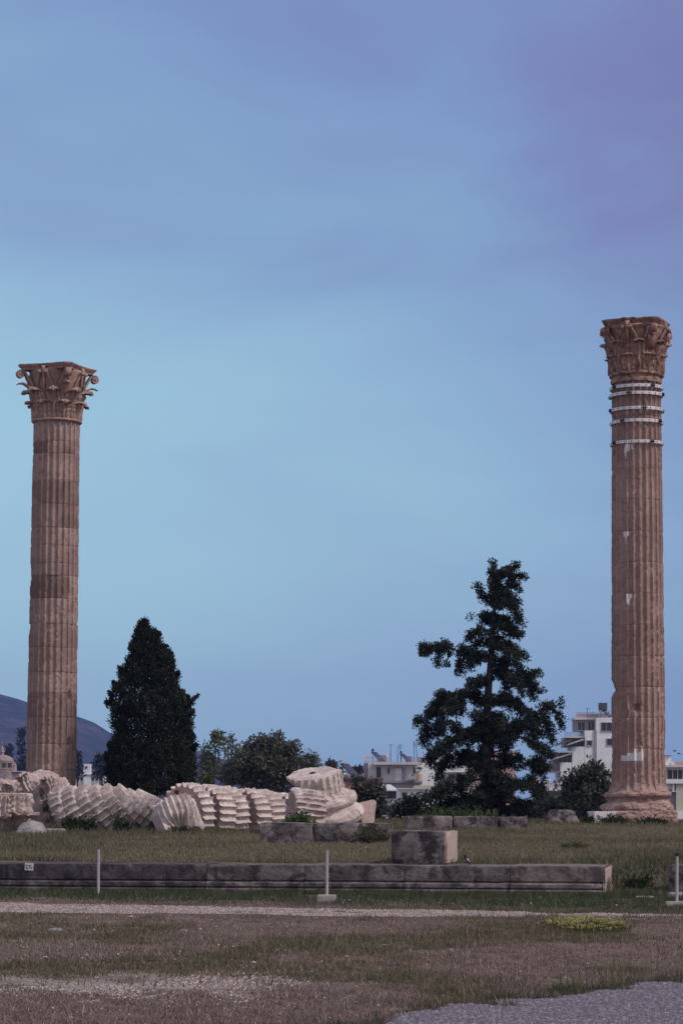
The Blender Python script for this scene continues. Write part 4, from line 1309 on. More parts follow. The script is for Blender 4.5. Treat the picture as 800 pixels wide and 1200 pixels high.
class Bld:
    """a building in real metres, drawn on the plane of its front at depth y"""
    def __init__(self, name, label, cat, px, y, base, yaw=0.0):
        self.k = y / F; self.y = y
        self.x0 = (px - 400) * self.k
        self.base = base
        self.o = thing(name, label, cat, (self.x0, y, base), (0, 0, yaw))
    def X(self, px): return (px - 400) * self.k - self.x0
    def Z(self, py): return EYE - (py - 940) * self.k - self.base
    def mass(self, px0, px1, py0, py1, d0, d1, mat, name='wall', parent=None):
        x0, x1, z1 = self.X(px0), self.X(px1), self.Z(py0)
        z0 = 0 if py1 is None else self.Z(py1)
        b = MB(); b.box(((x0 + x1) / 2, (d0 + d1) / 2, (z0 + z1) / 2), (x1 - x0, d1 - d0, z1 - z0))
        return b.build(name, mat, parent or self.o)
    def window(self, px0, px1, py0, py1, d, bars=1, name='window', pane=None):
        x0, x1, z0, z1 = self.X(px0), self.X(px1), self.Z(py1), self.Z(py0)
        b = MB(); t = .09
        b.box(((x0 + x1) / 2, d - .03, z1 + t / 2), (x1 - x0 + 2 * t, .14, t)); b.box(((x0 + x1) / 2, d - .06, z0 - t / 2), (x1 - x0 + 2.6 * t, .2, t))
        b.box((x0 - t / 2, d - .03, (z0 + z1) / 2), (t, .14, z1 - z0)); b.box((x1 + t / 2, d - .03, (z0 + z1) / 2), (t, .14, z1 - z0))
        for q in range(bars):
            b.box((x0 + (x1 - x0) * (q + 1) / (bars + 1), d - .02, (z0 + z1) / 2), (.06, .08, z1 - z0))
        f = b.build(name, M_FRAME, self.o)
        p_ = MB(); p_.box(((x0 + x1) / 2, d - .004, (z0 + z1) / 2), (x1 - x0, .05, z1 - z0)); p_.build('pane', pane or M_GLASS, f)
        return f
    def rail(self, px0, px1, py0, py1, d, d_back=None, n=14, mat=None, name='railing'):
        x0, x1, z0, z1 = self.X(px0), self.X(px1), self.Z(py1), self.Z(py0)
        b = MB()
        b.box(((x0 + x1) / 2, d, z1), (x1 - x0, .07, .06)); b.box(((x0 + x1) / 2, d, z0 + .05), (x1 - x0, .05, .05))
        for q in np.linspace(x0, x1, n): b.box((q, d, (z0 + z1) / 2), (.045, .045, z1 - z0))
        if d_back is not None:
            for xx in (x0, x1): b.box((xx, (d + d_back) / 2, z1), (.06, d_back - d, .06))
        return b.build(name, mat or M_DKMET, self.o)
    def aerial(self, px, py0, py1, d, arms=3, lean=0.0):
        x, z0, z1 = self.X(px), self.Z(py1), self.Z(py0)
        b = MB(); b.tube([(x, d, z0), (x + lean, d, z1)], [.06, .045], 5)
        for q in range(arms):
            z = z1 - .12 - q * .32; w = .75 - .14 * q
            b.box((x + lean + .12, d, z), (w, .05, .05))
            for e in np.linspace(-w / 2, w / 2, 5): b.box((x + lean + .12 + e, d, z), (.03, .5, .03))
        return b.build('aerial', M_DKMET, self.o)
    def heater(self, px, py_base, d, s=1.0, flip=1, tank_mat=None):
        x, z = self.X(px), self.Z(py_base)
        root = MB()
        u_, w_ = .11 * s, .55 * s
        q = [(x - u_, d + w_, z + 1.5 * s), (x - u_, d + w_, z), (x + flip * s, d + w_, z), (x + flip * s, d - w_, z), (x - u_, d - w_, z), (x - u_, d - w_, z + 1.5 * s), (x - u_, d + w_, z + 1.5 * s)]
        root.tube(q, .035, 6)
        f = root.build('solar_heater', M_DKMET, self.o)
        p_ = MB(); p_.box((x + flip * .62 * s, d, z + .72 * s), (2.0 * s, 1.5 * s, .09), (0, flip * R(42), R(-30))); p_.build('panel', M_PANEL, f)
        t = MB(); t.tube([(x - flip * .15 * s, d - .8 * s, z + 1.65 * s), (x - flip * .15 * s, d + .8 * s, z + 1.65 * s)], [.2 * s, .2 * s], 12); t.build('tank', tank_mat or M_DKMET, f)
        return f
    def dish(self, px, py, d, r_=.4):
        x, z = self.X(px), self.Z(py)
        b = MB()
        t = np.linspace(0, 1, 5)
        b.lathe(np.stack([r_ * t + .02, .22 * r_ * t * t], -1), 14)
        b.xform(Matrix.Translation((x, d, z)) @ Euler((R(70), 0, R(25))).to_matrix().to_4x4())
        b.tube([(x, d + .1, z - .9), (x, d + .1, z)], [.03, .03], 5)
        return b.build('satellite_dish', M_FRAME, self.o)

# ---- pale block in the middle
B = Bld('apartment_building', 'pale apartment block with rooftop aerials and solar heaters, between tilted base and ragged conifer', 'building', 465, 400, -7)
B.mass(431, 492, 893, None, 0, 10, M_CREAM)
B.mass(426.5, 431, 894, None, .4, 10, M_GREYR, 'side_wall')
B.mass(489, 509, 893.5, None, .3, 11, M_WHITE, 'right_wing')
B.mass(437, 489, 893.2, 896.2, -1.3, 0, M_CREAM, 'canopy_slab')
B.mass(446, 494, 915.2, 917.4, -1.8, 0, M_GREYR, 'balcony_slab')
B.mass(458, 476, 896.2, 898.5, -1.15, -.02, M_GREYR, 'awning')
B.window(441, 446, 899, 911, 0, 0)
B.window(454, 456, 900, 906.5, 0, 0)
B.window(484, 486, 899.5, 906.5, 0, 0)
B.mass(462.5, 470.5, 899.5, 915, -.2, .1, M_WHITE, 'shutter_panel')
B.mass(471.4, 474.2, 900.5, 915, -.22, .1, M_PLAST, 'door')
B.rail(447, 476, 907.5, 915, -1.7, 0, 17, M_GREYR)
B.mass(484.5, 490.5, 907, 920, -1.6, .0, M_PINK, 'balcony_screen')
B.mass(488.5, 494, 899, 901.6, -.7, .25, M_DKMET, 'air_conditioner')
B.mass(487, 491, 901.8, 903.4, -.8, .2, M_WHITE, 'awning_box')
B.mass(490, 494, 907, 919.5, -1.0, .2, M_BEIGE, 'buttress')
B.rail(427, 456, 887.5, 893, .3, None, 14, M_GREYR, 'roof_railing')
B.rail(478, 509, 888, 893, .5, None, 18, M_GREYR, 'roof_railing')
B.mass(489, 502, 887, 893.2, 2.0, 2.3, M_GREYR, 'roof_wall')
B.heater(438, 893, 1.5, 1.15, 1)
B.heater(471, 893, 1.5, .95, 1)
B.mass(442, 453, 884.5, 892.5, 3.5, 3.7, M_GREYR, 'roof_screen')
B.mass(475.5, 483, 886, 893, 2.5, 3.5, M_GREYR, 'roof_hut')
B.aerial(457.7, 872, 893, 1, 1)
B.aerial(466, 873.5, 893, 2, 0)
B.aerial(470, 872, 893, 2, 2, -.2)
B.aerial(485, 868.5, 893, 1, 3)
B.aerial(489.5, 870.5, 893, 2, 2, -.3)
B.dish(454.5, 886, 1.0, .34)
B.dish(428.5, 888, .8, .4)
B.mass(477, 486.5, 909.5, 913.5, -3.2, -1.8, M_FRAME, 'stair_canopy')
for q in (477.3, 480.5, 483.5, 486):
    pass
B.rail(477, 486.5, 911, 924, -3.0, None, 5, M_DKMET, 'stair_frame')

B = Bld('low_building', 'low rust roofed building stretching left from the pale apartment block', 'building', 430, 330, -6)
B.mass(404, 447, 914, None, 0, 9, M_PINK)
B.mass(402, 449, 911.8, 914, -.5, 9.5, M_RUST, 'roof')
B.window(424, 429, 918, 924, 0, 1); B.window(436, 440, 918, 924, 0, 1)
B = Bld('low_building', 'long flat white building far behind the rust roof, under the two palms', 'building', 415, 480, -6)
B.mass(395, 427, 909, None, 0, 9, M_WHITE)
B.mass(394, 428, 908.2, 909, -.4, 9.4, M_CREAM, 'roof_edge')
B.window(402, 404.5, 911, 914, 0, 0)
B = Bld('shed', 'shed with a pale sloping roof and dark opening, below the apartment block', 'building', 455, 250, -5.5)
B.mass(452, 466, 926, None, 0, 4, M_WHITE)
b = MB(); x0, x1 = B.X(444), B.X(466.5); za, zb = B.Z(919), B.Z(925.5)
b.add([(x0, -.5, zb), (x1, -.5, zb), (x1 - .7, 3, za), (x0 + .4, 3, za), (x0, -.5, zb - .12), (x1, -.5, zb - .12), (x1 - .7, 3, za - .12), (x0 + .4, 3, za - .12)], [(0, 1, 2, 3), (7, 6, 5, 4), (0, 4, 5, 1), (1, 5, 6, 2), (2, 6, 7, 3), (3, 7, 4, 0)])
b.build('roof', M_TANK, B.o)
B.window(453.5, 464, 927.5, 936, 0, 0, 'opening')
B = Bld('garden_building', 'low white flat roofed building with a beige ledge, left of the ragged conifer', 'building', 490, 240, -5.5)
B.mass(467, 522, 925, None, 0, 6, M_WHITE)
B.mass(486, 523, 920.5, 925, -.3, 6, M_BEIGE, 'roof_ledge')
B.mass(466, 486, 923.6, 925, -.3, 6, M_CREAM, 'roof_ledge')
B.window(471, 476, 929, 936, 0, 0); B.window(496, 501, 929, 936, 0, 0)
B = Bld('apartment_building', 'cream houses glimpsed through the gaps of the ragged conifer', 'building', 560, 420, -7)
B.mass(511, 556, 886, None, 0, 9, M_CREAM)
B.mass(556.3, 604, 880, None, .5, 9, M_PINK, 'right_wing')
for px in (516, 526, 536, 546): 
    for py in (892, 908): B.window(px, px + 5, py, py + 8, 0, 1)
for px in (562, 574, 586):
    for py in (890, 907): B.window(px, px + 6, py, py + 8, .5, 1)
B.mass(511, 556, 903, 905, -1.4, 0, M_WHITE, 'balcony_slab')
B.mass(540, 548, 879.5, 886, 2, 4, M_WHITE, 'roof_hut')

# ---- solar heater on a roof behind the tilted base
B = Bld('low_building', 'small brick house with a big solar heater, peeping behind the tilted base', 'building', 407, 200, -5.5)
B.mass(394, 414, 914, None, 0, 6, M_PINK)
B.mass(393, 415, 911.5, 914, -.3, 6.3, M_RUST, 'roof')
B.heater(403.5, 911.5, 1.0, .80, 1, M_TANK)
B.mass(397.5, 401.5, 898, 911.5, 1.6, 2.6, M_DKMET, 'roof_hut')
B.mass(400.0, 406.0, 903.4, 906.2, 1.9, 2.6, M_DKMET, 'tank_cover')
b = MB(); b.tube([(B.X(403), -.4, B.Z(907.6)), (B.X(406.6), -.4, B.Z(906.8))], [.13, .13], 12); b.build('heater_glint', M_TANK, B.o)  # glint on the dark heater, put in as a white tube
b = MB(); b.box(((B.X(406.5) + B.X(414)) / 2, -.5, (B.Z(904.5) + B.Z(917)) / 2), (.1, .1, 1.05), (0, R(-32), 0)); b.build('brace', M_GREYR, B.o)

# ---- white stepped block at the right
B = Bld('apartment_building', 'white stepped apartment block with dark terraces and roof heater, left of the banded column', 'building', 690, 450, -8)
B.mass(698, 732, 841, None, 0, 12, M_WHITE)
B.mass(685, 698, 856, None, .05, 12, M_WHITE, 'middle_wing')
B.mass(670, 685, 875, None, .1, 12, M_WHITE, 'lower_wing')
B.mass(656, 670, 893.5, None, .15, 12, M_WHITE, 'lowest_wing')
B.mass(695.2, 698.6, 856, None, -.12, .2, M_GREYR, 'stair_strip')
B.window(704, 716, 847, 856.5, 0, 1)
B.window(710.5, 718, 866, 873, 0, 0)
B.window(687.5, 693, 868, 873.5, .05, 0)
B.mass(675.5, 698, 843, 856, 2.2, 9, M_GREYR, 'upper_storey')
B.window(690, 697, 845, 855.5, 2.2, 1)
B.window(678, 686, 846, 855.5, 2.2, 1)
B.mass(674.5, 700, 840.2, 843, 1.6, 10, M_CREAM, 'roof_slab')
B.rail(676, 698, 834.5, 840, 1.8, None, 16, M_PINK, 'roof_railing')
B.mass(677, 716, 835.5, 840.2, 3.2, 3.5, M_PLAST, 'roof_parapet')
B.mass(662, 685, 864, 875, 2.0, 9, M_GREYR, 'terrace_storey')
B.window(672, 684, 865, 874.5, 2.0, 2)
B.window(664, 670, 866, 874.5, 2.0, 1)
B.rail(662, 685, 858.5, 864, 1.4, 2, 18, M_DKMET, 'terrace_railing')
B.mass(662, 686, 863, 864.6, .4, 2.2, M_CREAM, 'balcony_slab')
B.mass(648.5, 670, 881.5, 893.5, 1.2, 9, M_GREYR, 'lower_storey')
B.window(655, 669, 883, 893, 1.2, 2)
B.rail(650, 672, 869, 881, -.6, 1, 10, M_DKMET, 'terrace_frame')
B.mass(648, 671, 880.4, 882, -.7, 1.4, M_CREAM, 'balcony_slab')
B.mass(642, 657, 894.5, 905, 1.0, 9, M_GREYR, 'ground_storey')
B.rail(641, 656, 896, 905, -1.0, 1, 12, M_DKMET, 'terrace_railing')
B.mass(640, 657, 904, 906, -1.2, 1.2, M_GREYR, 'balcony_slab')
for (xa, ya, xb, yb, nm) in ((651, 873, 668.5, 867.5, 'pergola'), (663, 873, 683, 866.5, 'awning'), (643, 891, 668, 883, 'awning')):
    b = MB(); za, zb = B.Z(ya), B.Z(yb)
    b.add([(B.X(xa), -1.2, za), (B.X(xb), -1.2, zb), (B.X(xb), 1.5, zb + .2), (B.X(xa), 1.5, za + .2), (B.X(xa), -1.2, za - .15), (B.X(xb), -1.2, zb - .15), (B.X(xb), 1.5, zb + .05), (B.X(xa), 1.5, za + .05)], [(0, 1, 2, 3), (7, 6, 5, 4), (0, 4, 5, 1), (1, 5, 6, 2), (2, 6, 7, 3), (3, 7, 4, 0)])
    b.build(nm, M_DKMET if nm == 'pergola' else M_AWN, B.o)
B.heater(705, 841, 1.5, 1.35, 1)
b = MB()
for px in (701.5, 705, 709, 713.5):
    b.box((B.X(px), .9, (B.Z(833) + B.Z(841)) / 2), (.1, .1, B.Z(833) - B.Z(841)))
b.box((B.X(707.5), .9, B.Z(834)), (B.X(715) - B.X(701), .1, .12)); b.box((B.X(707.5), .9, B.Z(837.5)), (B.X(715) - B.X(701), .1, .10))
b.build('heater_stand', M_FRAME, B.o)
b = MB(); b.box((B.X(707), 1.6, B.Z(827.5)), (B.X(711.5) - B.X(702), 1.2, B.Z(823) - B.Z(832))); b.rough(.12, .8); b.build('roof_tank', M_DKMET, B.o)
B.aerial(689, 829, 841, 2, 1)
# ---- shops and tanks between the conifer and the round tree
B = Bld('shop_building', 'low shop with white canopy and dark blue and red front, right of the conifer', 'building', 650, 260, -6)
B.mass(628, 670, 926, None, 0, 7, M_PLAST)
B.mass(625, 657, 922.6, 926.6, -1.4, 7, M_TANK, 'canopy')
B.mass(641.5, 655.5, 917, 922.6, .6, 6, M_PLAST, 'upper_wall')
B.mass(648, 653.5, 929, 936.5, -.15, 0, M_BLUE, 'shop_front')
B.mass(659, 667, 926.5, 936, -.15, 0, M_RED, 'shop_front')
for q in (638, 641, 644): B.mass(q, q + 1.6, 928, 936, -.1, 0, M_BLUE, 'shutter')
for q, (px, py) in enumerate(((630.8, 911.8), (641.8, 914.2))):
    b = MB(); b.tube([(B.X(px) - .33, 1, B.Z(py)), (B.X(px) + .33, 1, B.Z(py))], [.11, .11], 12)
    b.box((B.X(px), 1, B.Z(py) - .35), (.5, .3, .5))
    b.build('water_tank', M_TANK, B.o)
B.mass(625, 637, 914, 922.6, 1, 5, M_GREYR, 'upper_storey')
# ---- the flat roofed building at the right edge
B = Bld('office_building', 'flat roofed pale building with a long dark window strip at the right edge', 'building', 790, 180, -4)
B.mass(779, 830, 898, None, .25, 8, M_WHITE)
B.mass(780, 788, 885, 898, 1.2, 4, M_WHITE, 'roof_hut')
B.mass(779, 789, 884.4, 885.2, 1.0, 4.2, M_GREYR, 'roof_edge')
B.mass(787.9, 830, 892, 896.5, 2, 2.3, M_PINK, 'parapet')
B.mass(778, 830, 896.5, 899.0, -.15, 8.2, M_CREAM, 'roof_slab')
B.window(782, 829, 902.4, 912.8, .25, 7)
B.mass(778, 830, 913.6, 918.2, -.25, .3, M_WHITE, 'balcony_wall')
B.mass(791.4, 830, 918.2, 951, -.1, .3, M_BEIGE, 'lower_wall')
B.mass(778, 791.4, 925, 951, .1, .3, M_GREYR, 'entrance')
B.mass(787.2, 789, 918.2, 927, -.15, .3, M_TANK, 'pillar')
B.mass(786, 791.4, 927, 928.2, -.2, .3, M_CREAM, 'ledge')
B.mass(791.6, 830, 951, None, -.2, .3, M_WHITE, 'foot_wall')
B.dish(790, 895, 1.2, .18)

# ---- church and tower far left
B = Bld('church', 'stone church dome with lantern and cross at the left edge', 'church', 3, 600, -8)
kk = 600 / F
b = MB()
b.lathe([(3.4, 0), (3.4, B.Z(902)), (3.5, B.Z(902) + .2), (3.0, B.Z(902) + .4), (2.75, B.Z(900)), (2.75, B.Z(894.5)), (3.0, B.Z(894)), (3.0, B.Z(893.2)), (2.8, B.Z(893))], 16)
b.build('wall', M_DOME, B.o)
b = MB()
t = np.linspace(0, math.pi / 2 - .12, 9)
b.lathe(np.stack([2.8 * np.cos(t), B.Z(893) + (B.Z(884.5) - B.Z(893)) * np.sin(t)], -1), 32)
b.build('dome', M_DOME, B.o, True)
b = MB(); b.lathe([(.42, B.Z(885)), (.42, B.Z(881.5)), (.6, B.Z(881.2)), (.6, B.Z(880.6)), (.42, B.Z(880)), (.4, B.Z(877.5)), (.12, B.Z(874.5)), (.05, B.Z(874))], 10); b.build('lantern', M_DOME, B.o)
b = MB(); b.box((0, 0, (B.Z(868.5) + B.Z(874)) / 2), (.12, .12, B.Z(868.5) - B.Z(874))); b.box((0, 0, B.Z(870)), (.6, .1, .12)); b.build('cross', M_DOME, B.o)
for k in range(6):
    a = R(-160 + k * 28)
    b = MB(); b.box((2.78 * math.cos(a), 2.78 * math.sin(a), (B.Z(900) + B.Z(895)) / 2), (.25, .5, .85), (0, 0, a)); b.build('window', M_GLASS, B.o)
    b = MB(); b.tube([(3.0 * math.cos(a + .24), 3.0 * math.sin(a + .24), B.Z(902)), (3.0 * math.cos(a + .24), 3.0 * math.sin(a + .24), B.Z(893.6))], [.16, .16], 8); b.build('pilaster', M_DOME, B.o)
b = MB(); b.lathe([(.7, 0), (.7, B.Z(897)), (.75, B.Z(896.6)), (.4, B.Z(895)), (.05, B.Z(894))], 10); b.xform(Matrix.Translation((B.X(17), -1, 0))); b.build('turret', M_DOME, B.o)
B.mass(-14, 30, 904.5, None, -2, 8, M_GREYR, 'nave')
B.mass(-15, 31, 903.7, 904.6, -2.4, 8.4, M_CREAM, 'roof_edge')
B = Bld('stadium_building', 'long white low building with a small square tower, right of the left column', 'building', 104, 480, -7)
B.mass(80, 122, 908.5, None, 0, 6, M_WHITE)
B.mass(79, 123, 906.8, 908.0, -.8, 6.4, M_TANK, 'roof_slab')
B.mass(98.5, 106.8, 895.3, None, -.6, .8, M_WHITE, 'tower')
B.window(101.4, 102.8, 898, 899.6, -.6, 0)
for q in range(9):
    B.window(82 + q * 4.4, 84.6 + q * 4.4, 911, 914.5, 0, 0)
b = MB()
for q in range(10): b.box((B.X(80.6 + q * 4.4), -.3, (B.Z(908) + B.Z(920)) / 2), (.16, .2, B.Z(908) - B.Z(920)))
b.build('colonnade', M_TANK, B.o)
# ------------------------------------------------------------------ ground
def ground_mat():
    m, nt, out = new_mat('dry meadow soil')
    ge = N(nt, 'ShaderNodeNewGeometry')
    pos = ge.outputs['Position']
    c = mixc(nt, ramp(nt, tex_noise(nt, pos, .45, 8, .65), .40, .62), (.200, .140, .122), (.128, .115, .078))
    c = mixc(nt, ramp(nt, tex_noise(nt, pos, 2.2, 8, .7), .5, .72), c, (.27, .21, .19))
    c = mixc(nt, ramp(nt, tex_noise(nt, pos, 14, 5, .7), .5, .75), c, (.075, .058, .045))
    sp = N(nt, 'ShaderNodeSeparateXYZ'); nt.links.new(pos, sp.inputs[0])       # a trodden, gravelly patch in the meadow
    dy = math_n(nt, 'ABSOLUTE', math_n(nt, 'SUBTRACT', math_n(nt, 'SUBTRACT', sp.outputs[1], math_n(nt, 'MULTIPLY', sp.outputs[0], .08)), 22.7))
    band = math_n(nt, 'MULTIPLY', ramp(nt, dy, 2.2, .5), ramp(nt, sp.outputs[0], .6, -1.6))
    worn = math_n(nt, 'MULTIPLY', band, ramp(nt, tex_noise(nt, pos, 1.1, 8, .7), .36, .56))
    grit = mixc(nt, ramp(nt, tex_noise(nt, pos, 30, 4, .7), .42, .62), (.25, .205, .19), (.46, .41, .39))
    c = mixc(nt, worn, c, grit)
    c = mixc(nt, ramp(nt, sp.outputs[1], 100, 170), c, mixc(nt, ramp(nt, tex_noise(nt, pos, .02, 8, .7), .4, .6), (.055, .062, .048), (.12, .11, .10)))
    b = N(nt, 'ShaderNodeBsdfPrincipled'); b.inputs['Roughness'].default_value = 1; b.inputs['Specular IOR Level'].default_value = .1
    nt.links.new(c, b.inputs['Base Color'])
    bp = N(nt, 'ShaderNodeBump'); bp.inputs['Distance'].default_value = .04; bp.inputs['Strength'].default_value = .8
    nt.links.new(tex_noise(nt, pos, 18, 8, .75), bp.inputs['Height']); nt.links.new(bp.outputs[0], b.inputs['Normal'])
    nt.links.new(b.outputs[0], out.inputs[0])
    return m

def gravel_mat(name, a, b_, dust, sc):
    m, nt, out = new_mat(name)
    ge = N(nt, 'ShaderNodeNewGeometry'); pos = ge.outputs['Position']
    v = N(nt, 'ShaderNodeTexVoronoi'); v.inputs['Scale'].default_value = sc; nt.links.new(pos, v.inputs['Vector'])
    sep = N(nt, 'ShaderNodeSeparateColor'); nt.links.new(v.outputs['Color'], sep.inputs[0])
    c = mixc(nt, sep.outputs[0], a, b_)
    c = mixc(nt, ramp(nt, tex_noise(nt, pos, 1.4, 7, .7), .42, .68), c, dust)
    c = mixc(nt, ramp(nt, tex_noise(nt, pos, 60, 3, .6), .5, .8), c, tuple(x * .45 for x in a))
    bs = N(nt, 'ShaderNodeBsdfPrincipled'); bs.inputs['Roughness'].default_value = .95; bs.inputs['Specular IOR Level'].default_value = .15
    nt.links.new(c, bs.inputs['Base Color'])
    bp = N(nt, 'ShaderNodeBump'); bp.inputs['Distance'].default_value = .02; bp.inputs['Strength'].default_value = 1; bp.invert = True
    nt.links.new(v.outputs['Distance'], bp.inputs['Height']); nt.links.new(bp.outputs[0], bs.inputs['Normal'])
    nt.links.new(bs.outputs[0], out.inputs[0])
    return m

M_GROUND = ground_mat()
M_YARD = gravel_mat('purple grey gravel', (.115, .108, .13), (.26, .245, .29), (.155, .148, .178), 45)
M_PATH = gravel_mat('whitish path gravel', (.21, .17, .16), (.37, .315, .295), (.22, .17, .15), 40)

ys = np.concatenate([np.linspace(-60, 14, 12), np.linspace(15, 42, 110), np.linspace(42.2, 50, 60), np.linspace(50.4, 100, 120), np.linspace(102, 170, 40), np.geomspace(180, 12000, 26)])
uu = np.linspace(-1, 1, 261)
rows = []
for y in ys:
    W = 40 + 1.2 * abs(y)
    x = W * (.10 * uu + .90 * uu ** 5)
    rows.append(np.stack([x, np.full_like(x, y)], -1))
g = np.array(rows)
gzv = ground_z(g[..., 0], g[..., 1])
b = MB(); b.grid(np.concatenate([g, gzv[..., None]], -1))
ground = b.build('ground', M_GROUND, None, True)
tag(ground, 'dry reddish meadow with sparse grass', None, None, 'structure'); del ground['label']

def strip(name, y0f, y1f, xs, mat, kind='structure', n=14, lift=.006):
    """sheet between two curves y0(x) and y1(x), edges frayed"""
    x = np.asarray(xs)
    t = np.linspace(0, 1, n)[:, None]
    e0 = y0f(x) + .35 * fbm(np.stack([x * 1.1, x * 0, x * 0], -1), 3, 5, .7); e1 = y1f(x) + .45 * fbm(np.stack([x * 1.0, x * 0 + 5, x * 0], -1), 5, 5, .7)
    Y = e0 + (e1 - e0) * t; X = np.broadcast_to(x, Y.shape)
    Z = ground_z(X, Y) + lift
    b = MB(); b.grid(np.stack([X, Y, Z], -1))
    o = b.build(name, mat, None, True)
    return tag(o, kind=kind)

# path along the wall: px 0 -> rows 1055..1068, px 400 -> 1062..1075, px 800 -> 1073..1081
path0 = lambda x: 37.1 - .22 * (x + 5.2) - .028 * (x + 5.2) ** 1.0
path1 = lambda x: 40.6 - .44 * (x + 5.4)
strip('gravel_path', path0, lambda x: np.maximum(path1(x), path0(x) + .35), np.linspace(-14, 12, 420), M_PATH)
# gravel yard at the lower right: front edge line rising to the right
yard = lambda x: np.where(x < .3, 18.4 + (x - .3) * 2.0, 18.4 + 2.35 * (x - .3) ** .62 + .16 * np.sin(x * 3.1))
yard_end = lambda x: np.maximum(yard(x), 6.0)
strip('gravel_yard', lambda x: 0 * x + 2.0, yard_end, np.linspace(-5.2, 16, 420), M_YARD, n=120, lift=.008)
# worn pale patch at the lower left
M_WORN = gravel_mat('worn pale soil', (.24, .19, .175), (.44, .375, .35), (.20, .150, .138), 34)

# ------------------------------------------------------------------ grass and pebbles
def scatter(n, y0, y1, seed, spread=.15, extra=1.5):
    """points on the ground; density falls with distance as the eye resolves less"""
    rg = np.random.default_rng(seed)
    q = rg.random(n)
    iy = 1 / y0 + (1 / y1 - 1 / y0) * q
    y = 1 / iy
    x = (rg.random(n) * 2 - 1) * (spread * y + extra)
    return x, y, rg

def in_path(x, y):
    a = .25 * fbm(np.stack([x * 2, y * 2, 0 * x], -1), 12, 3)
    return (y > path0(x) - .05 + a) & (y < np.maximum(path1(x), path0(x) + .35) + a) & (fbm(np.stack([x * 1.3, y * 1.3, 0 * x], -1), 15, 3) > -.16 - .35 * (x < 1))
def in_yard(x, y):
    return y < yard(x) - .30 + .9 * fbm(np.stack([x * 2.2, y * 2.2, 0 * x], -1), 13, 4)
def n2d(x, y, s, seed, o=4): return fbm(np.stack([x * s, y * s * .6, 0 * x], -1), seed, o, .6)

def blades(name, x, y, h, w, cols, rg, lean=.5):
    n = len(x)
    z = ground_z(x, y) - .006
    a = rg.random(n) * 6.283
    s, c = np.sin(a), np.cos(a)
    la, lm = rg.random(n) * 6.283, rg.random(n) * lean * h
    v = np.empty((n, 3, 3), np.float32)
    v[:, 0] = np.stack([x - c * w / 2, y - s * w / 2, z], -1)
    v[:, 1] = np.stack([x + c * w / 2, y + s * w / 2, z], -1)
    v[:, 2] = np.stack([x + np.cos(la) * lm, y + np.sin(la) * lm, z + h], -1)
    o = raw_mesh(name, v.reshape(-1, 3), 3, M_LEAF2, np.repeat(cols, 3, 0))
    return tag(o, kind='stuff')

C_DRY = np.array([.262, .196, .168]); C_DRY2 = np.array([.42, .36, .33]); C_GRN = np.array([.135, .140, .075]); C_RICH = np.array([.070, .098, .055]); C_TERR = np.array([.225, .210, .132]); C_TERR2 = np.array([.135, .140, .085])
def mixv(a, b_, t): return a + (b_ - a) * t[:, None]

# foreground meadow, y 17 .. 44
x, y, rg = scatter(680000, 16.5, 44.5, 1, .165)
g1 = n2d(x, y, .42, 31); g2 = n2d(x, y, 1.6, 32); g3 = n2d(x, y, .9, 39, 5)
worn = np.exp(-((y - 22.7 - .08 * x) / 1.5) ** 2) * sstep(.8, -1.2, x) * np.clip(.75 + 1.2 * g2, 0, 1) * 1.25
keep = ~in_path(x, y) & ~in_yard(x, y) & (rg.random(len(x)) > np.clip(worn + .10 + .9 * np.clip(g3 - .06, 0, 1), 0, .95)) & ~((x < 4.5) & (y > wall_y(x)))
x, y, g1, g2 = x[keep], y[keep], g1[keep], g2[keep]
lush = sstep(38.6, 41.8, y + .40 * (x + 2) * (x > -8)) * sstep(-.45, .25, g2 + .35)
edge = np.exp(-np.abs(y - yard(x)) / .5) * sstep(-.15, .25, n2d(x, y, 1.4, 91)) * (x > -.5)
t = sstep(-.10, .22, g1 + .3 * g2 + .10 * np.sin(y * .9))
n = len(x)
col = mixv(np.broadcast_to(C_DRY, (n, 3)), np.broadcast_to(C_GRN, (n, 3)), np.clip(t * .85 * (.3 + rg.random(n)), 0, 1))
col = mixv(col, np.broadcast_to(C_DRY2, (n, 3)), (rg.random(n) < .22) * .8 * (1 - t))
col = mixv(col, np.broadcast_to(C_RICH, (n, 3)), np.clip(np.maximum(lush, edge * .9) * (.5 + rg.random(n)), 0, 1))
col = col * (.6 + .75 * rg.random((n, 1)))
h = (.010 + .026 * rg.random(n) ** 2) * (1 + .7 * t + 1.0 * lush + 2.2 * edge) * (1 + 1.1 * (rg.random(n) < .05)) * np.clip(1 + 1.4 * n2d(x, y, 3.5, 38), .4, 2.2)
blades('meadow_grass', x, y, h, .007 + .007 * rg.random(n) + .0002 * y, col, rg, .9)

# terrace grass behind the wall, y 45 .. 92
x, y, rg = scatter(420000, 43.5, 99, 2, .15, 2)
keep = ((x > 4.5) & (y > wall_y(x) - .4)) | (y > wall_y(x) + 1.35)
x, y = x[keep], y[keep]
g1 = n2d(x, y, .30, 41); g2 = n2d(x, y, 1.2, 42)
n = len(x)
t = sstep(-.25, .3, g1 + .3 * g2)
col = mixv(np.broadcast_to(C_TERR, (n, 3)), np.broadcast_to(C_TERR2, (n, 3)), np.clip(t * (.4 + .9 * rg.random(n)), 0, 1))
bank = (x > 4.4) * np.exp(-((y - 45.5) / 3.0) ** 2)
ruin = np.exp(-((y - 71.5) / 2.0) ** 2) * (x < 1)
col = mixv(col, np.broadcast_to(C_RICH * 1.1, (n, 3)), np.clip(bank * .8 * (.4 + rg.random(n)) + ruin * .55, 0, 1))
col = mixv(col, np.broadcast_to(C_DRY * .9, (n, 3)), (rg.random(n) < .16) * 1.0)
col = col * (.6 + .75 * rg.random((n, 1)))
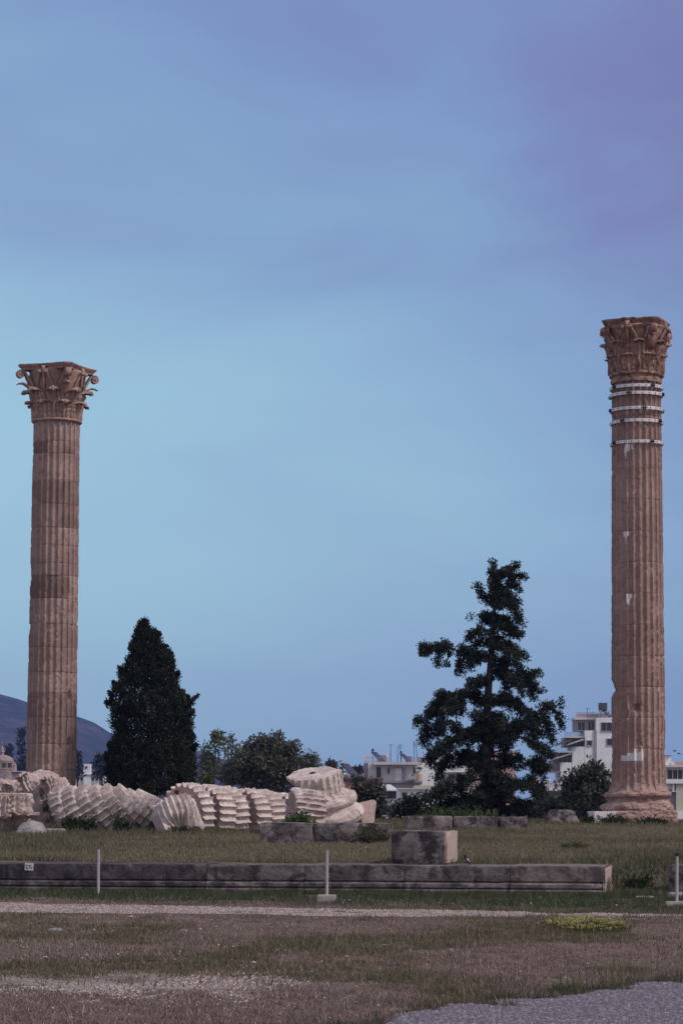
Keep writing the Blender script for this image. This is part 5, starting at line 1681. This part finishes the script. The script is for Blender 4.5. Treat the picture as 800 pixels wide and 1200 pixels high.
h = (.025 + .07 * rg.random(n) ** 2) * (1 + .6 * t + .4 * bank + 1.3 * ruin) * np.clip(1 + 1.2 * n2d(x, y, 2.0, 48), .4, 2)
blades('terrace_grass', x, y, h, .012 + .012 * rg.random(n) + .0001 * y, col, rg, .8)

# taller tufts along the ruins, the wall foot and the crest
x, y, rg = scatter(60000, 66, 90, 3, .15, 1)
g2 = n2d(x, y, 1.1, 52)
keep = (g2 > .02) & (((y > 68.5) & (y < 72.5) & (x < 1.5)) | (y > 83)) 
x, y = x[keep], y[keep]; n = len(x)
col = mixv(np.broadcast_to(C_RICH, (n, 3)), np.broadcast_to(C_TERR, (n, 3)), rg.random(n)) * (.6 + .7 * rg.random((n, 1)))
blades('tall_grass', x, y, .09 + .17 * rg.random(n) ** 2, .012 + .014 * rg.random(n), col, rg, .5)
rg = np.random.default_rng(8)
x = rg.uniform(-9, 5.2, 26000); y = wall_y(x) - .12 - rg.exponential(.35, len(x)); keep = y > 41
x, y = x[keep], y[keep]; n = len(x)
keep = n2d(x, y, 1.5, 57) > -.18
x, y = x[keep], y[keep]; n = len(x)
col = mixv(np.broadcast_to(C_RICH, (n, 3)), np.broadcast_to(C_GRN, (n, 3)), rg.random(n)) * (.6 + .7 * rg.random((n, 1)))
blades('wall_foot_grass', x, y, .04 + .10 * rg.random(n) ** 2, .010 + .01 * rg.random(n), col, rg, .6)

# yellow wildflowers
rg = np.random.default_rng(12)
n = 3200
a, q = rg.random(n) * 6.283, np.sqrt(rg.random(n))
x, y = 3.10 + .40 * q * np.cos(a) + .1 * rg.normal(size=n), 32.4 + 1.25 * q * np.sin(a) + .2 * rg.normal(size=n)
col = np.broadcast_to(np.array([.085, .10, .035]), (n, 3)) * (.6 + .7 * rg.random((n, 1)))
fl = thing('wildflower_patch', 'low patch of yellow wildflowers in the dry meadow at right', 'flowers', (0, 0, 0))
o = blades('flower_stem', x, y, .05 + .06 * rg.random(n), .008 + .006 * rg.random(n), col, rg, .5); o.parent = fl
k = 700
hh = .06 + .06 * rg.random(k)
keep = n2d(x[:k], y[:k], 2.2, 62) > -.12
v, c_ = leaves(np.stack([x[:k], y[:k], ground_z(x[:k], y[:k]) + hh], -1)[keep], .012, 3, .024, [(.50, .42, .15), (.44, .39, .18), (.36, .34, .16)], 4, aspect=1.3)
o = raw_mesh('flower_head', v, 4, M_LEAF2, c_, fl); o['kind'] = 'stuff'

# pebbles: octahedra pushed about
OCT = np.array([(1, 0, 0), (0, 1, 0), (-1, 0, 0), (0, -1, 0), (0, 0, 1), (0, 0, -.4)], float)
OF = [(0, 1, 4), (1, 2, 4), (2, 3, 4), (3, 0, 4), (1, 0, 5), (2, 1, 5), (3, 2, 5), (0, 3, 5)]
def pebbles(name, x, y, r_, cols, rg, lift=.0):
    n = len(x)
    a = rg.random(n) * 6.283
    o8 = OCT[None] * (.65 + .7 * rg.random((n, 6, 1))) * r_[:, None, None] * np.array([1, 1, .62])
    c, s = np.cos(a)[:, None], np.sin(a)[:, None]
    p = np.stack([o8[..., 0] * c - o8[..., 1] * s, o8[..., 0] * s + o8[..., 1] * c, o8[..., 2]], -1)
    p += np.stack([x, y, ground_z(x, y) + lift + r_ * .1], -1)[:, None]
    v = p[:, np.array(OF).ravel()].reshape(-1, 3)
    o = raw_mesh(name, v, 3, M_LEAF_STONE, np.repeat(cols, 24, 0))
    return tag(o, kind='stuff')
M_LEAF_STONE = leaf_mat('loose stones', 0.0)
x, y, rg = scatter(60000, 16.8, 25, 21, .145, .4)
keep = in_yard(x, y); x, y = x[keep], y[keep]; n = len(x)
col = mixv(np.broadcast_to(np.array([.13, .12, .14]), (n, 3)), np.broadcast_to(np.array([.31, .295, .34]), (n, 3)), rg.random(n) ** 1.3)
pebbles('loose_gravel', x, y, .006 + .011 * rg.random(n) ** 2, col, rg, .008)
x, y, rg = scatter(60000, 34, 43, 22, .15, .4)
keep = in_path(x, y); x, y = x[keep], y[keep]; n = len(x)
col = mixv(np.broadcast_to(np.array([.20, .16, .15]), (n, 3)), np.broadcast_to(np.array([.48, .42, .40]), (n, 3)), rg.random(n))
pebbles('path_stones', x, y, .008 + .016 * rg.random(n) ** 2, col, rg, .006)
x, y, rg = scatter(200000, 17.5, 28, 23, .145, .4)
g2 = n2d(x, y, 1.0, 32); g3 = n2d(x, y, 3.0, 35)
w = np.exp(-((y - 22.6 - .08 * x) / 1.5) ** 2) * sstep(1.0, -1.6, x) * np.clip(.25 + 1.2 * g2 + .8 * g3, 0, 1)
keep = (rg.random(len(x)) < w + .004) & ~in_yard(x, y); x, y = x[keep], y[keep]; n = len(x)
col = mixv(np.broadcast_to(np.array([.27, .22, .21]), (n, 3)), np.broadcast_to(np.array([.52, .46, .44]), (n, 3)), rg.random(n))
pebbles('meadow_stones', x, y, .006 + .013 * rg.random(n) ** 3, col, rg)
x, y, rg = scatter(1700, 25, 90, 24, .15, .4)
keep = ~in_path(x, y) & ((y < wall_y(x)) | (y > wall_y(x) + 1.3)); x, y = x[keep], y[keep]; n = len(x)
keep = n2d(x, y, .5, 44) > .02; x, y = x[keep], y[keep]; n = len(x)
col = np.broadcast_to(np.array([.46, .42, .40]), (n, 3)) * (.5 + .6 * rg.random((n, 1)))
pebbles('scattered_stones', x, y, (.008 + .03 * rg.random(n) ** 4) * (y / 45) ** .5, col, rg, .015)

# single pale stones one can point at
for px, py, y_, r_, lab in ((216, 1092.0, 0, .05, 'pale stone in the meadow left of the centre'), (428, 1003, 55, .09, 'pale stone on the grass left of the dark square block'), (405, 1055.5, 0, .06, 'pale stone by the squared concrete foot'), (64, 1091, 0, .07, 'pale stone in the dry meadow at far left')):
    y_ = y_ or 4800 / (py - 940)
    x_ = (px - 400) * y_ / F
    put_rock('loose_stone', lab, 'stone', (x_, y_, float(ground_z(x_, y_)) + .01), [((0, 0, 1), r_ * .5, .01), ((0, -1, .3), r_ * .8, .01), ((1, 0, .3), r_ * 1.3, .02), ((-1, 0, .3), r_ * 1.1, .02), ((0, 1, .3), r_, .01), ((0, 0, -1), r_, 0)], int(px), M_PALE, nth=40, nph=24, freq=8)

# ------------------------------------------------------------------ mountain
def hill_mat():
    m, nt, out = new_mat('mountain scrub')
    ge = N(nt, 'ShaderNodeNewGeometry'); pos = ge.outputs['Position']
    c = mixc(nt, ramp(nt, tex_noise(nt, pos, .010, 10, .75), .42, .60), (.016, .024, .024), (.075, .060, .060))
    c = mixc(nt, ramp(nt, tex_noise(nt, pos, .03, 6, .7), .52, .70), c, (.020, .024, .024))
    b = N(nt, 'ShaderNodeBsdfDiffuse'); nt.links.new(c, b.inputs[0]); nt.links.new(b.outputs[0], out.inputs[0])
    return m
YM = 4200.0
kM = YM / F
ridge = np.array([(-1500, 905), (-900, 850), (-500, 815), (-250, 800), (-100, 803), (0, 813.5), (20, 818.5), (33, 823), (60, 830), (92, 840), (110, 847), (131, 860), (160, 868), (200, 874), (232, 880), (262, 890), (300, 902), (350, 915), (420, 928), (520, 937), (800, 938)], float)
xs = (np.concatenate([np.linspace(-1500, -200, 60), np.linspace(-195, 520, 260)]) - 400) * kM
top = np.interp(xs, (ridge[:, 0] - 400) * kM, EYE + (940 - ridge[:, 1]) * kM)
t = np.linspace(0, 1, 70)
rows = []
for q in t:
    y = YM - 1500 * (1 - q) if q <= 1 else 0
    prof_ = q ** 1.25
    rows.append(np.stack([xs * (y / YM) ** .3, np.full_like(xs, y), -9 + (top + 9) * prof_], -1))
for q in np.linspace(.06, 1, 20):
    rows.append(np.stack([xs, np.full_like(xs, YM + 1400 * q), -9 + (top + 9) * (1 - q) ** 1.2], -1))
p = np.array(rows)
s_ = np.clip((p[..., 2] + 9) / (top.max() + 9), 0, 1)
rdg = np.abs(fbm(np.stack([p[..., 0] * .004, p[..., 1] * .0016, 0 * p[..., 0]], -1), 9, 5, .55))
crest = np.exp(-((p[..., 1] - YM) / 90) ** 2)
p[..., 2] += (26 * (fbm(p * .003, 8, 5, .55)) - 60 * rdg + 14) * s_ ** .8 * (1 - .93 * crest) + 2.2 * fbm(p * .02, 3, 3) * s_
b = MB(); b.grid(p)
o = b.build('mountain', hill_mat(), None, True)
tag(o, kind='structure')

# ------------------------------------------------------------------ sky, sun, haze, camera
SUN_EL, SUN_AZ = R(47), R(116)         # azimuth clockwise from +Y: behind the camera's right shoulder
w = bpy.data.worlds.new('World'); SC.world = w; w.use_nodes = True
nt = w.node_tree; nt.nodes.clear()
out = nt.nodes.new('ShaderNodeOutputWorld'); bg = nt.nodes.new('ShaderNodeBackground'); bg.inputs['Strength'].default_value = .1
sky = nt.nodes.new('ShaderNodeTexSky'); sky.sky_type = 'NISHITA'; sky.sun_disc = False
sky.sun_elevation = SUN_EL; sky.sun_rotation = SUN_AZ; sky.air_density = 1.2; sky.dust_density = 1.5; sky.ozone_density = 2
tc = nt.nodes.new('ShaderNodeTexCoord'); dirv = tc.outputs['Generated']
sep = nt.nodes.new('ShaderNodeSeparateXYZ'); nt.links.new(dirv, sep.inputs[0])
X_, Y_, Z_ = sep.outputs
def lin(ax_, bx_, cx_):
    """a*x + b*z + c of the view direction"""
    return math_n(nt, 'ADD', math_n(nt, 'ADD', math_n(nt, 'MULTIPLY', X_, ax_), math_n(nt, 'MULTIPLY', Z_, bx_)), cx_)
mp = nt.nodes.new('ShaderNodeMapping'); mp.inputs['Scale'].default_value = (3.2, 3.2, 9); mp.inputs['Location'].default_value = (1.3, .4, .9); mp.inputs['Rotation'].default_value = (0, R(12), 0)
nt.links.new(dirv, mp.inputs['Vector'])
soft = tex_noise(nt, mp.outputs[0], 1.6, 3, .5, .3)
fine = tex_noise(nt, mp.outputs[0], 4.5, 5, .55, .5)
nz = math_n(nt, 'ADD', math_n(nt, 'MULTIPLY', math_n(nt, 'SUBTRACT', soft, .5), 1.5), math_n(nt, 'MULTIPLY', math_n(nt, 'SUBTRACT', fine, .5), .12))
S = 8.75
def sk(c): return tuple(v * S for v in c)
TEAL, BLUE, VIOL = (.385, .66, .80), (.215, .345, .600), (.190, .180, .420)
# clear pale teal at the left, bluer to the right, upward and towards the horizon
zt = math_n(nt, 'SUBTRACT', Z_, .125)
valley = math_n(nt, 'ADD', math_n(nt, 'MULTIPLY', math_n(nt, 'MAXIMUM', zt, 0.0), 4.6), math_n(nt, 'MULTIPLY', math_n(nt, 'MAXIMUM', math_n(nt, 'MULTIPLY', zt, -1.0), 0.0), .9))
f1 = math_n(nt, 'ADD', math_n(nt, 'ADD', lin(2.5, 0.0, .30), valley), math_n(nt, 'MULTIPLY', nz, .55))
c = mixc(nt, ramp(nt, f1, -.12, 1.0), sk(TEAL), sk(BLUE))
# violet cloud bank in the upper right
gx_ = math_n(nt, 'POWER', math_n(nt, 'MULTIPLY', math_n(nt, 'SUBTRACT', X_, .135), 9.0), 2.0)
gz2 = math_n(nt, 'POWER', math_n(nt, 'MULTIPLY', math_n(nt, 'SUBTRACT', Z_, .246), 17.0), 2.0)
bank = math_n(nt, 'MULTIPLY', math_n(nt, 'MAXIMUM', math_n(nt, 'SUBTRACT', 1.0, math_n(nt, 'ADD', gx_, gz2)), 0.0), .26)
f2 = math_n(nt, 'ADD', math_n(nt, 'ADD', lin(2.2, 3.2, -.86), bank), math_n(nt, 'MULTIPLY', nz, 1.0))
c = mixc(nt, math_n(nt, 'MULTIPLY', ramp(nt, f2, -.22, .50), .92), c, sk(VIOL))
# overhead and behind the camera: unseen greyish rose cloud, added to warm the light
back = math_n(nt, 'ADD', math_n(nt, 'MULTIPLY', Y_, -1.0), math_n(nt, 'MULTIPLY', Z_, .75))
c = mixc(nt, ramp(nt, back, -.45, .35), c, sk((.47, .44, .53)))
c = mixc(nt, .14, c, sky.outputs[0])
nt.links.new(c, bg.inputs['Color']); nt.links.new(bg.outputs[0], out.inputs['Surface'])

sun = bpy.data.lights.new('sun', 'SUN'); sun.energy = 1.9; sun.angle = R(11); sun.color = (1.0, .87, .82)
so = bpy.data.objects.new('sun', sun); COL.objects.link(so)
d = Vector((math.sin(SUN_AZ) * math.cos(SUN_EL), math.cos(SUN_AZ) * math.cos(SUN_EL), math.sin(SUN_EL)))
so.rotation_euler = d.to_track_quat('Z', 'Y').to_euler(); so.location = d * 60

HAZE = True
if HAZE:
    m, hnt, hout = new_mat('evening haze')
    pv = hnt.nodes.new('ShaderNodeVolumePrincipled')
    pv.inputs['Color'].default_value = (.33, .48, 1.0, 1); pv.inputs['Density'].default_value = 1.0e-4; pv.inputs['Anisotropy'].default_value = 0
    hnt.links.new(pv.outputs[0], hout.inputs['Volume'])
    b = MB(); b.box((0, 2850, 145), (15400, 6300, 314))
    o = b.build('haze', m); tag(o, kind='stuff')

cam = bpy.data.cameras.new('camera'); co = bpy.data.objects.new('camera', cam); COL.objects.link(co)
cam.sensor_fit = 'AUTO'; cam.sensor_width = 36; cam.lens = 36 * F / 1200
cam.shift_y = 340 / 1200
cam.clip_start = .5; cam.clip_end = 30000
co.location = (0, 0, EYE); co.rotation_euler = (R(90), 0, 0)
SC.camera = co
vs = SC.view_settings
vs.view_transform = 'Standard'; vs.look = 'None'; vs.exposure = 0.2; vs.gamma = 1; vs.use_curve_mapping = False
SC.render.engine = 'CYCLES'
SC.cycles.use_denoising = True
SC.cycles.max_bounces = 6; SC.cycles.diffuse_bounces = 3; SC.cycles.volume_bounces = 1
SC.cycles.use_adaptive_sampling = True
SC.render.film_transparent = False
